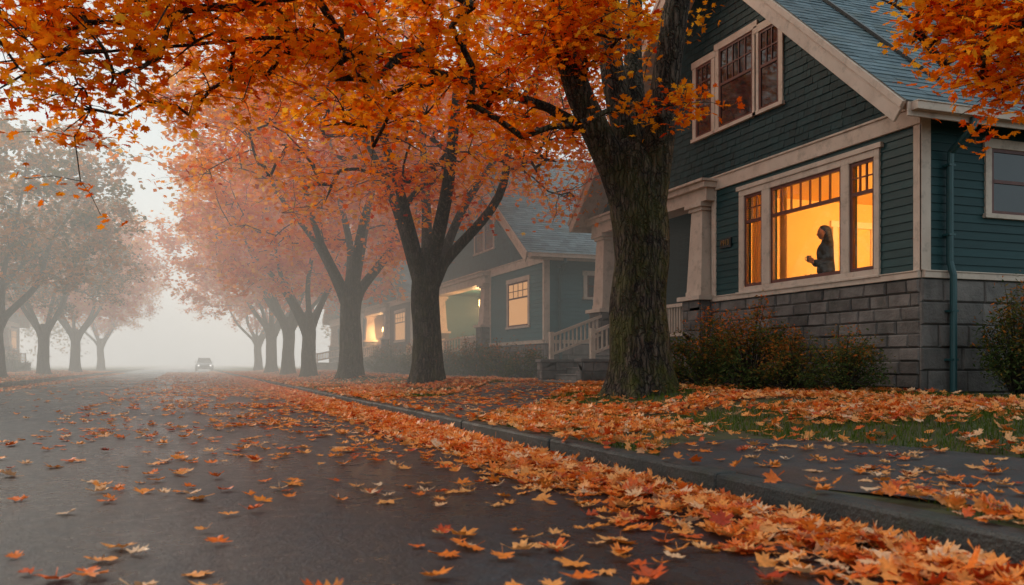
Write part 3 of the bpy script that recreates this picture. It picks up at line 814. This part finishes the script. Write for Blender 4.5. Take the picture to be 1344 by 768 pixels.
        rl.box(-.10, .0, ya, yb, pz + .72, pz + .79); rl.box(-.085, -.015, ya, yb, pz + .1, pz + .16)
        y = ya + .05
        while y < yb: rl.box(-.068, -.032, y, y + .036, pz + .16, pz + .72); y += .11
        sp = MB(); ns = 6; run = .29; z0 = .18
        for i in range(ns):
            zt = z0 + (pz - z0) * (i + 1) / (ns + 1); sp.box(-.13 - run * (ns - i), -.13 - run * (ns - i - 1), steps[0], steps[1], 0, zt)
            sp.box(-.13 - run * (ns - i) - .03, -.13 - run * (ns - i - 1) - .032, steps[0] + .001, steps[1] - .001, zt + .001, zt + .035)
        sp.obj('steps', M['steps'], H, bevel=.01)
        for cy in (steps[0] - .3, steps[1]):
            x0_, x1_ = -.13 - run * ns - .05, -.12
            mo.box(x0_ + .01, x1_, cy + .02, cy + .28, 0, .80)
            blocks(st, lambda u, v, o: (u, cy + .02 - o, v), x0_, x1_, 0, .8, .2, (.34, .5), (.01, .03)); blocks(st, lambda u, v, o: (x0_ - o, u, v), cy, cy + .3, 0, .8, .2, (.28, .3), (.01, .03))
            blocks(st, lambda u, v, o: (u, cy + .28 + o, v), x0_, x1_, 0, .8, .2, (.34, .5), (.01, .03))
            sp2 = MB(); sp2.box(x0_ - .05, x1_, cy - .03, cy + .33, .80, .87); sp2.obj('step_wall_cap', M['steps'], H, bevel=.01)
            xa, xb = x0_ + .35, -.10; za, zb_ = .87 + .62, pz + .79
            def slope_bar(h0, h1, t):
                rl.hexa([(xa, cy + .15 - t, za + h0), (xb, cy + .15 - t, zb_ + h0), (xb, cy + .15 + t, zb_ + h0), (xa, cy + .15 + t, za + h0), (xa, cy + .15 - t, za + h1), (xb, cy + .15 - t, zb_ + h1), (xb, cy + .15 + t, zb_ + h1), (xa, cy + .15 + t, za + h1)])
            slope_bar(-.07, 0, .045); slope_bar(-.52, -.46, .03)
            rl.box(xa - .10, xa, cy + .10, cy + .20, .87, za + .04)
            x = xa + .06
            while x < xb - .04:
                zz1 = za + (zb_ - za) * (x - xa) / (xb - xa); rl.box(x, x + .034, cy + .133, cy + .167, zz1 - .47, zz1 - .06); x += .11
        rl.obj('porch_railing', M['trim'], H)
        if lamp:
            for lx_, ly, lz in lamp[0]: lantern(H, lx_, ly, lz, lamp[1], zb - .12)
    if big:
        for a in rects(.78, 4.41, 2.09, 4.03, holes): mbox(tr, fr, *a, .001, .05)
        mbox(tr, fr, .72, 4.47, 4.03, 4.11, .001, .075); mbox(tr, fr, .74, 4.45, 2.07, 2.11, .0505, .10)
        for k_, (a, b_, c, d) in enumerate(holes):
            for q in rects(a, b_, c, d, [(a + .055, b_ - .055, c + .06, d - .055)]): mbox(sa, fr, *q, -.03, .02)
            sv = 3.42; mbox(sa, fr, a + .055, b_ - .055, sv - .03, sv + .03, -.028, .018)
            nc = 7 if k_ == 1 else 3
            for i in range(1, nc):
                cc = a + .055 + (b_ - a - .11) * i / nc; mbox(sa, fr, cc - .012, cc + .012, sv + .03, d - .055, -.02, .012)
            if k_ != 1: mbox(sa, fr, a + .055, b_ - .055, (sv + d) / 2 - .01, (sv + d) / 2 + .01, -.019, .011)
            g2 = MB(); g2.face([fr(a + .05, c + .05, -.006), fr(b_ - .05, c + .05, -.006), fr(b_ - .05, d - .05, -.006), fr(a + .05, d - .05, -.006)])
            g2.obj('window_pane', M['glass'], H)
    tr.obj('trim', M['trim'], H, bevel=.006)
    sa.obj('window_sashes', M['sash'], H)
    gl.obj('window_glass', [M['glassdark'], M['warmwin']], H)
    si.obj('siding', sid, H); sh.obj('gable_shingles', shi, H)
    st.obj('stonework', M['stone'], H); mo.obj('mortar', M['mortar'], H)
    dp = MB(); xd = .43
    dp.tube([(xd, -.5, ztop - .12), (xd, -.5, ztop - .28), (xd, -.12, ztop - .55), (xd, -.10, ztop - .8), (xd, -.10, zf + .15), (xd, -.16, zf - .05), (xd, -.16, .35), (xd - .02, -.32, .24)], [.05] * 8, 10)
    for z_ in (3.6, 2.6, 1.5, .8): dp.box(xd - .06, xd + .06, -.2 if z_ < 2 else -.15, -.03, z_, z_ + .03)
    dp.obj('downspout', M['pipe'], H, smooth=False)
    return H

H1 = craftsman((9.9, 9.9, 0), 0, 10.4, 9.5, 2.08, 4.2, 4.35, .86, M['siding'], M['shing'], 5.35, 10.4,
    [], [(1.30, 2.35, 2.98, 3.95, .5, 0, 0), (4.2, 5.3, 2.9, 3.95, .5, 0, 0)],
    [(3.22, 3.80, 5.40, 6.85, .55, 3, 0), (3.99, 5.10, 5.40, 6.95, .55, 5, 0), (5.36, 5.94, 5.40, 6.85, .55, 3, 0)],
    big=True, cols=(5.68, 10.15))
sk = MB()
def nearm(u, v, o):
    W = 10.4; oh = .44; slope = .86; L = math.hypot(W / 2 + oh, slope * (W / 2 + oh)); cs, sn = (W / 2 + oh) / L, slope * (W / 2 + oh) / L
    return (u, -oh + v * cs - o * sn, 4.35 + v * sn + o * cs)
mbox(sk, nearm, .5, .56, .9, 4.2, .02, .07)
sk.obj('roof_flashing', M['black'], H1)
pl = MB(); pl.box(-.045, -.022, 4.68, 5.06, 3.02, 3.2); pl.obj('number_plaque', M['black'], H1)
tx = bpy.data.curves.new('house_number', 'FONT'); tx.body = '1913'; tx.size = .15; tx.extrude = .006; tx.align_x = 'CENTER'; tx.align_y = 'CENTER'
to = bpy.data.objects.new('house_number', tx); link(to, H1); to.location = (-.052, 4.87, 3.11); to.rotation_euler = (math.pi / 2, 0, -math.pi / 2)
tx.materials.append(M['brass'])

rm = MB()
rx0, rx1, ry0, ry1, rz0, rz1 = .13, 4.4, .14, 5.1, 1.5, 4.12
rm.face([(rx0, ry0, rz0), (rx1, ry0, rz0), (rx1, ry0, rz1), (rx0, ry0, rz1)], 0); rm.face([(rx0, ry1, rz0), (rx1, ry1, rz0), (rx1, ry1, rz1), (rx0, ry1, rz1)], 0)
rm.face([(rx1, ry0, rz0), (rx1, ry1, rz0), (rx1, ry1, rz1), (rx1, ry0, rz1)], 0); rm.face([(rx0, ry0, rz1), (rx1, ry0, rz1), (rx1, ry1, rz1), (rx0, ry1, rz1)], 0)
rm.face([(rx0, ry0, rz0), (rx1, ry0, rz0), (rx1, ry1, rz0), (rx0, ry1, rz0)], 1)
rm.box(rx1 - .04, rx1 - .002, 1.35, 1.47, rz0, 3.65, 2); rm.box(rx1 - .04, rx1 - .002, 2.3, 2.42, rz0, 3.65, 2); rm.box(rx1 - .045, rx1 - .002, 1.3, 2.47, 3.65, 3.78, 2)
rm.box(rx1 - .02, rx1 - .003, 1.47, 2.3, rz0, 3.65, 2)
rm.box(rx1 - .05, rx1 - .002, ry0 + .01, ry1 - .01, 3.98, 4.11, 2)
rm.box(2.7, 2.82, ry1 - .05, ry1 - .002, rz0, 3.6, 2); rm.box(3.7, 3.82, ry1 - .05, ry1 - .002, rz0, 3.6, 2); rm.box(2.65, 3.87, ry1 - .055, ry1 - .002, 3.6, 3.73, 2)
rm.obj('room', [M['room'], M['wood'], M['roomwhite']], H1)
def cur(y0, y1):
    c = MB(); n = 24
    for i in range(n):
        a, b_ = i / n, (i + 1) / n
        c.face([(.24 + .025 * math.sin(a * 30), y0 + (y1 - y0) * a, 2.15), (.24 + .025 * math.sin(b_ * 30), y0 + (y1 - y0) * b_, 2.15), (.24 + .025 * math.sin(b_ * 30), y0 + (y1 - y0) * b_, 4.0), (.24 + .025 * math.sin(a * 30), y0 + (y1 - y0) * a, 4.0)])
    c.obj('curtain', M['curtainw'], H1, smooth=True)
cur(.82, 1.08); cur(3.98, 4.35); cur(3.36, 3.52)
e = bpy.data.objects.new('ceiling_lamp', None); link(e, H1); e.location = (3.1, 1.6, 3.75)
lm = MB(); lm.tube([(0, 0, .37), (0, 0, .14)], [.008, .008], 6); lm.tube([(0, 0, .14), (0, 0, .12), (0, 0, -.02)], [.03, .08, .14], 20, cap=False); lm.obj('shade', M['brass'], e)
lb = MB(); lb.tube([(0, 0, .06), (0, 0, .03), (0, 0, -.02), (0, 0, -.05)], [.02, .05, .05, .02], 12); lb.obj('bulb', M['lampglow'], e)
ld = bpy.data.lights.new('room_light', 'POINT'); ld.energy = 370; ld.color = (1, .64, .26); ld.shadow_soft_size = .12
lo = bpy.data.objects.new('room_light', ld); link(lo, e); lo.location = (0, 0, -.19)
e = empty('potted_plant', (9.9 + .45, 9.9 + 3.05, 2.12))
pm = MB(); pm.tube([(0, 0, -.6), (0, 0, -.02)], [.02, .02], 8); pm.tube([(0, 0, -.62), (0, 0, -.6)], [.16, .16], 16); pm.tube([(0, 0, -.03), (0, 0, -.01)], [.17, .17], 16); pm.tube([(0, 0, -.01), (0, 0, .10)], [.05, .07], 14); pm.obj('pot_and_stand', M['doorwood'], e)
n = 70; d = RNG.normal(0, 1, (n, 3)); d[:, 2] = np.abs(d[:, 2]); d /= np.linalg.norm(d, axis=1)[:, None]
link(bpy.data.objects.new('foliage', inst_mesh('foliage', L_OV, np.array([0, 0, .11]) + d * RNG.uniform(.03, .13, (n, 1)), RNG.uniform(.025, .045, n), RNG.normal(0, .9, n), np.zeros(n), RNG.random(n) * .6, [M['shrubleaf']])), e)

craftsman((9.9, 24.1, 0), 0, 12.0, 9.5, 1.45, 3.75, 3.98, .66, M['siding2'], M['shing2'], 5.0, 12.0,
    [(1.3, 3.1, 1.95, 3.35, .65, 4, 1)], [(1.35, 1.95, 2.75, 3.4, .5, 0, 0), (2.07, 2.67, 2.75, 3.4, .5, 0, 0), (5, 6, 2.3, 3.4, .5, 0, 0)],
    [(4.6, 5.5, 4.75, 5.9, .55, 3, 0), (5.7, 6.6, 4.75, 5.9, .55, 3, 0)], pz=1.0, steps=(8.5, 10.3), lamp=(((1.0, 9.1, 3.15),), 170), warm=True, cols=(5.3, 11.7))
craftsman((9.9, 40.5, 0), 0, 10.5, 9, 1.3, 3.7, 3.9, .8, M['sidingb'], M['shing2'], 4.8, 10.5,
    [(1.2, 3.4, 1.9, 3.3, .65, 4, 1)], [(2, 3, 2.3, 3.3, .5, 0, 0)], [(4.6, 5.9, 4.8, 6.0, .55, 3, 0)], pz=1.0, steps=(7.5, 9.3), lamp=(((.6, 9.2, 2.7),), 150), warm=True, cols=(5.1, 10.2))
craftsman((10.3, 55.5, 0), 0, 11, 9, 1.3, 3.7, 3.9, .75, M['siding2'], M['shing2'], 5.0, 11,
    [(1.2, 3.4, 1.9, 3.3, .65, 4, 1)], [(2, 3, 2.3, 3.3, .5, 0, 0)], [(4.6, 5.9, 4.8, 6.0, .55, 3, 0)], pz=1.0, steps=(8, 9.8), warm=True)
craftsman((-12.2, 78, 0), math.pi, 11, 9, 1.2, 3.6, 3.8, .7, M['sidingb'], M['sidingb'], 5.0, 11,
    [(1.2, 3.4, 1.9, 3.3, .65, 4, 1)], [], [(4.6, 5.9, 4.8, 6.0, .55, 3, 0)], pz=1.0, steps=(8, 9.8))

# ------------------------------------------------------------------ woman with mug
M['skin'] = mk('skin', (.30, .17, .12), (.34, .19, .13), 8, .6, .05)
M['cloth'] = mk('dark_sweater', (.010, .009, .009), (.016, .013, .013), 20, .95, .5, 120, spec=.08)
M['hair'] = mk('dark_hair', (.012, .008, .006), (.02, .012, .008), 6, .6, .7, 30, stretch=(6, 6, .5), spec=.2)
M['mug'] = mk('mug_ceramic', (.08, .05, .045), (.10, .07, .06), 5, .3, 0)
WM = empty('woman', (11.05, 13.32, 1.5), math.atan2(.3453, -.9385), 1.04)
def skinobj(name, V, E, R, mat, par, root=0, sub=2):
    me = bpy.data.meshes.new(name); me.from_pydata(V, E, []); o = bpy.data.objects.new(name, me); link(o, par)
    sk_ = o.modifiers.new('skin', 'SKIN'); sk_.use_smooth_shade = True
    if not me.skin_vertices:
        bpy.context.view_layer.update()
    for i, d in enumerate(me.skin_vertices[0].data):
        r = R[i]; d.radius = r if isinstance(r, tuple) else (r, r); d.use_root = (i == root)
    sb = o.modifiers.new('sub', 'SUBSURF'); sb.levels = sub; sb.render_levels = sub
    me.materials.append(mat); return o
def lathe(name, rings, mt, par, n=28, wob=0.0):
    V, F = [], []
    for i, (cx, cy, z, rx, ry) in enumerate(rings):
        for j in range(n):
            t = 2 * math.pi * j / n
            w = 1 + wob * noise.noise(Vector((math.cos(t) * 5, math.sin(t) * 5, z * 4)))
            V.append((cx + rx * math.cos(t) * w, cy + ry * math.sin(t) * w, z))
    for i in range(len(rings) - 1):
        for j in range(n): F.append((i * n + j, i * n + (j + 1) % n, (i + 1) * n + (j + 1) % n, (i + 1) * n + j))
    F.append(tuple(range(n))[::-1]); F.append(tuple((len(rings) - 1) * n + j for j in range(n)))
    me = bpy.data.meshes.new(name); me.from_pydata(V, [], F); me.materials.append(mt); me.polygons.foreach_set('use_smooth', [True] * len(F))
    o = bpy.data.objects.new(name, me); link(o, par)
    sb = o.modifiers.new('sub', 'SUBSURF'); sb.levels = 1; sb.render_levels = 1
    return o
V = [(0, 0, .95), (0, 0, 1.08), (-.01, 0, 1.22), (-.01, 0, 1.33), (-.005, 0, 1.41), (.015, 0, 1.50),
     (0, .085, .86), (.01, .09, .5), (-.02, .10, .10), (.10, .11, .04),
     (0, -.085, .86), (.03, -.09, .5), (-.01, -.10, .10), (.11, -.11, .04),
     (-.01, .155, 1.36), (-.03, .205, 1.11), (.17, .14, 1.075), (.235, .09, 1.10),
     (-.01, -.155, 1.36), (-.04, -.215, 1.12), (.14, -.11, 1.045), (.205, -.04, 1.07)]
E = [(0, 1), (1, 2), (2, 3), (3, 4), (4, 5), (0, 6), (6, 7), (7, 8), (8, 9), (0, 10), (10, 11), (11, 12), (12, 13),
     (3, 14), (14, 15), (15, 16), (16, 17), (3, 18), (18, 19), (19, 20), (20, 21)]
R = [(.17, .12), (.135, .10), (.15, .115), (.14, .10), .06, .052, .095, .065, .045, .04, .095, .065, .045, .04, .066, .054, .042, .031, .066, .054, .042, .031]
skinobj('body', V, E, R, M['cloth'], WM)
lathe('sweater', [(-.01, 0, .86, .155, .185), (-.01, 0, .95, .155, .19), (-.01, 0, 1.06, .140, .168), (.0, 0, 1.18, .142, .168), (.008, 0, 1.27, .146, .180), (-.004, 0, 1.35, .128, .20), (-.008, 0, 1.40, .095, .17), (0, 0, 1.435, .068, .09), (.005, 0, 1.465, .060, .064), (.008, 0, 1.49, .053, .054)], M['cloth'], WM)
lathe('neck', [(.008, 0, 1.44, .047, .05), (.014, 0, 1.50, .046, .048), (.022, 0, 1.56, .050, .05)], M['skin'], WM)
hd = bpy.data.meshes.new('head'); bm = bmesh.new(); bmesh.ops.create_uvsphere(bm, u_segments=40, v_segments=30, radius=1)
for v in bm.verts:
    x_, y_, z_ = v.co.x * .092, v.co.y * .074, v.co.z * .115
    if x_ > 0:
        x_ += .028 * math.exp(-((z_ + .018) / .017) ** 2 - (y_ / .013) ** 2) + .020 * math.exp(-((z_ + .092) / .022) ** 2 - (y_ / .03) ** 2)
        x_ += .012 * math.exp(-((z_ + .055) / .010) ** 2 - (y_ / .02) ** 2)
        x_ -= .010 * math.exp(-((z_ - .012) / .012) ** 2 - ((abs(y_) - .03) / .015) ** 2)
    if z_ < -.03: y_ *= 1 - .25 * min(1, (-z_ - .03) / .07)
    v.co = (x_, y_, z_)
bm.to_mesh(hd); bm.free(); hd.materials.append(M['skin']); hd.polygons.foreach_set('use_smooth', [True] * len(hd.polygons))
ho = bpy.data.objects.new('head', hd); link(ho, WM); ho.location = (.048, 0, 1.60); ho.rotation_euler = (0, .14, 0)
fc = MB()
for s_ in (-1, 1):
    fc.tube([(.072, s_ * .03, .012), (.080, s_ * .03, .012)], [.011, .008], 10)
    fc.tube([(-.005, s_ * .070, -.03), (-.008, s_ * .078, 0), (-.01, s_ * .074, .02)], [.008, .013, .010], 8)
o = fc.obj('eyes_and_ears', M['skin'], WM); o.location = ho.location; o.rotation_euler = ho.rotation_euler
lathe('hair', [(.018, 0, 1.740, .02, .02), (.018, 0, 1.730, .066, .060), (.012, 0, 1.70, .100, .088), (-.002, 0, 1.66, .108, .098), (-.018, 0, 1.61, .094, .102), (-.032, 0, 1.55, .086, .110),
               (-.040, 0, 1.48, .090, .122), (-.054, 0, 1.41, .086, .126), (-.068, 0, 1.34, .072, .115), (-.074, 0, 1.29, .05, .09), (-.078, 0, 1.25, .018, .04)], M['hair'], WM, wob=.22)
mc = Vector((.30, .03, 1.09))
lathe('mug', [(mc.x, mc.y, mc.z + z, r, r) for z, r in ((0, .036), (.003, .041), (.10, .043), (.105, .042), (.103, .038), (.02, .036))], M['mug'], WM)
mh = MB(); mh.tube([mc + Vector((.040 + .03 * math.sin(a), 0, .05 + .032 * math.cos(a))) for a in np.linspace(0, math.pi, 9)], [.006] * 9, 8); mh.obj('mug_handle', M['mug'], WM)
def hand(side, wrist, palm, z0):
    Vh, Eh, Rh = [wrist, palm], [(0, 1)], [.026, (.020, .034)]
    a0 = math.atan2(palm[1] - mc.y, palm[0] - mc.x)
    for f in range(4):
        ln = (.9, 1.0, .95, .78)[f]; zf_ = z0 + .075 - f * .021; b_ = len(Vh)
        for j, da in enumerate((.35, .8, 1.3 * ln)):
            a = a0 + side * da
            Vh.append((mc.x + .051 * math.cos(a), mc.y + .051 * math.sin(a), zf_)); Rh.append(.0095 - .001 * j); Eh.append((1 if j == 0 else b_ + j - 1, b_ + j))
    b_ = len(Vh)
    for j, da in enumerate((.4, .85)):
        a = a0 - side * da; Vh.append((mc.x + .051 * math.cos(a), mc.y + .051 * math.sin(a), z0 + .06 + .015 * j)); Rh.append(.011 - .001 * j); Eh.append((1 if j == 0 else b_, b_ + j))
    skinobj('hand', Vh, Eh, Rh, M['skin'], WM, 0, 1)
hand(-1, (.225, .092, 1.10), (.262, .075, 1.125), 1.085)
hand(1, (.200, -.04, 1.07), (.248, -.015, 1.10), 1.075)

# ------------------------------------------------------------------ parked car
CAR = empty('parked_car', (1.9, 104, 0), 0)
M['carpaint'] = mk('car_paint', (.20, .22, .24), (.22, .24, .26), 2, .25, 0)
M['tyre'] = mk('tyre_rubber', (.015, .015, .015), (.02, .02, .02), 8, .8, .2)
M['headlamp'] = emis('head_lamp', (1, .95, .85), 2.5)
cb = MB()
st_ = [(-2.2, .70, .30, .62), (-2.1, .82, .22, .74), (-1.5, .88, .20, .86), (-.8, .90, .20, .93), (.2, .90, .20, .95), (1.4, .90, .20, .95), (2.0, .86, .24, .93), (2.2, .76, .34, .85)]
def loft(mb, secs):
    b_ = len(mb.V); k_ = len(secs[0])
    for s_ in secs: mb.V += s_
    for i in range(len(secs) - 1):
        for j in range(k_):
            j2 = (j + 1) % k_; mb.F.append((b_ + i * k_ + j, b_ + i * k_ + j2, b_ + (i + 1) * k_ + j2, b_ + (i + 1) * k_ + j)); mb.M.append(0)
    mb.F.append(tuple(range(b_, b_ + k_))); mb.M.append(0); mb.F.append(tuple(range(b_ + (len(secs) - 1) * k_, b_ + len(secs) * k_))); mb.M.append(0)
loft(cb, [[(-w, y, z0 + .1), (-w * .93, y, z0), (w * .93, y, z0), (w, y, z0 + .1), (w * 1.0, y, z1 - .2), (w * .93, y, z1 - .04), (w * .7, y, z1), (-w * .7, y, z1), (-w * .93, y, z1 - .04), (-w, y, z1 - .2)] for y, w, z0, z1 in st_])
cb.obj('car_body', M['carpaint'], CAR, smooth=False, bevel=.01)
ch = MB(); loft(ch, [[(-w, y, .9), (w, y, .9), (w2, y2, z), (-w2, y2, z)] for y, w, y2, w2, z in [(-1.0, .78, -1.0, .77, .92), (-.95, .80, -.35, .62, 1.40), (-.3, .80, .0, .63, 1.44), (.9, .80, .8, .62, 1.43), (1.6, .78, 1.25, .60, 1.38), (1.75, .74, 1.75, .73, .93)]])
ch.obj('car_windows', M['glassdark'], CAR)
rf_ = MB(); loft(rf_, [[(-w, y, z), (w, y, z), (w * .9, y, z + .035), (-w * .9, y, z + .035)] for y, w, z in [(-.4, .62, 1.395), (.0, .65, 1.442), (.8, .64, 1.432), (1.25, .6, 1.385)]]); rf_.obj('car_roof', M['carpaint'], CAR)
wh = MB()
for sx in (-.82, .82):
    for sy in (-1.35, 1.35): wh.tube([(sx - .11, sy, .33), (sx - .10, sy, .33), (sx + .10, sy, .33), (sx + .11, sy, .33)], [.29, .33, .33, .29], 24)
wh.obj('wheels', M['tyre'], CAR)
lt = MB()
for sx in (-.62, .62): lt.tube([(sx, -2.19, .60), (sx, -2.235, .60)], [.09, .08], 14)
lt.obj('headlamps', M['headlamp'], CAR)
gr = MB(); gr.box(-.38, .38, -2.225, -2.19, .42, .55); gr.box(-.26, .26, -2.24, -2.226, .3, .4); gr.obj('grille', M['black'], CAR)
mr_ = MB(); mr_.box(-1.0, -.86, -.75, -.65, .95, 1.07); mr_.box(.86, 1.0, -.75, -.65, .95, 1.07); mr_.obj('mirrors', M['carpaint'], CAR, bevel=.02)

# ------------------------------------------------------------------ fog
fm, nt, out = newmat('fog')
vs = nt.nodes.new('ShaderNodeVolumeScatter'); vs.inputs['Color'].default_value = (.99, .98, .95, 1); vs.inputs['Density'].default_value = .0130; vs.inputs['Anisotropy'].default_value = .35
ve = nt.nodes.new('ShaderNodeEmission'); ve.inputs[0].default_value = (1, .92, .80, 1); ve.inputs[1].default_value = .0046   # glow added to the fog, standing in for light scattered many times
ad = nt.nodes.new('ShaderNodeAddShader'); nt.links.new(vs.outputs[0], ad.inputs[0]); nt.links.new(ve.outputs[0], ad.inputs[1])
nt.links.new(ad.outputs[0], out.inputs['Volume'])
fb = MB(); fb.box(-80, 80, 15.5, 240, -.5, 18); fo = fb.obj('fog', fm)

# ------------------------------------------------------------------ sky, sun, camera
w = bpy.data.worlds.new('World'); S.world = w; w.use_nodes = True; nt = w.node_tree; nt.nodes.clear()
sky = nt.nodes.new('ShaderNodeTexSky'); sky.sky_type = 'NISHITA'; sky.sun_disc = False
EL = math.radians(36); AZ = math.radians(-38)
sky.sun_elevation = EL; sky.sun_rotation = AZ; sky.air_density = 1.0; sky.dust_density = 3
mx = mixcol(nt, .85, sky.outputs[0], (6.2, 7.3, 7.6))
bg = nt.nodes.new('ShaderNodeBackground'); bg.inputs[1].default_value = .105
nt.links.new(mx, bg.inputs[0]); wo = nt.nodes.new('ShaderNodeOutputWorld'); nt.links.new(bg.outputs[0], wo.inputs[0])
sd_ = bpy.data.lights.new('sun', 'SUN'); sd_.energy = 2.5; sd_.angle = math.radians(24); sd_.color = (1, .84, .66)
so = bpy.data.objects.new('sun', sd_); link(so)
dirv = Vector((math.sin(AZ) * math.cos(EL), math.cos(AZ) * math.cos(EL), math.sin(EL)))
so.rotation_euler = dirv.to_track_quat('Z', 'Y').to_euler()

cd = bpy.data.cameras.new('camera'); cam = bpy.data.objects.new('camera', cd); link(cam)
cam.location = (0, 0, .75); cam.rotation_euler = (math.pi / 2, 0, math.radians(-20.2))
cd.sensor_width = 36; cd.lens = 31.15; cd.shift_y = .070; cd.clip_start = .05; cd.clip_end = 2000
cd.dof.use_dof = True; cd.dof.focus_distance = 13; cd.dof.aperture_fstop = 3.2
S.camera = cam
S.view_settings.view_transform = 'Standard'; S.view_settings.look = 'None'; S.view_settings.exposure = 0
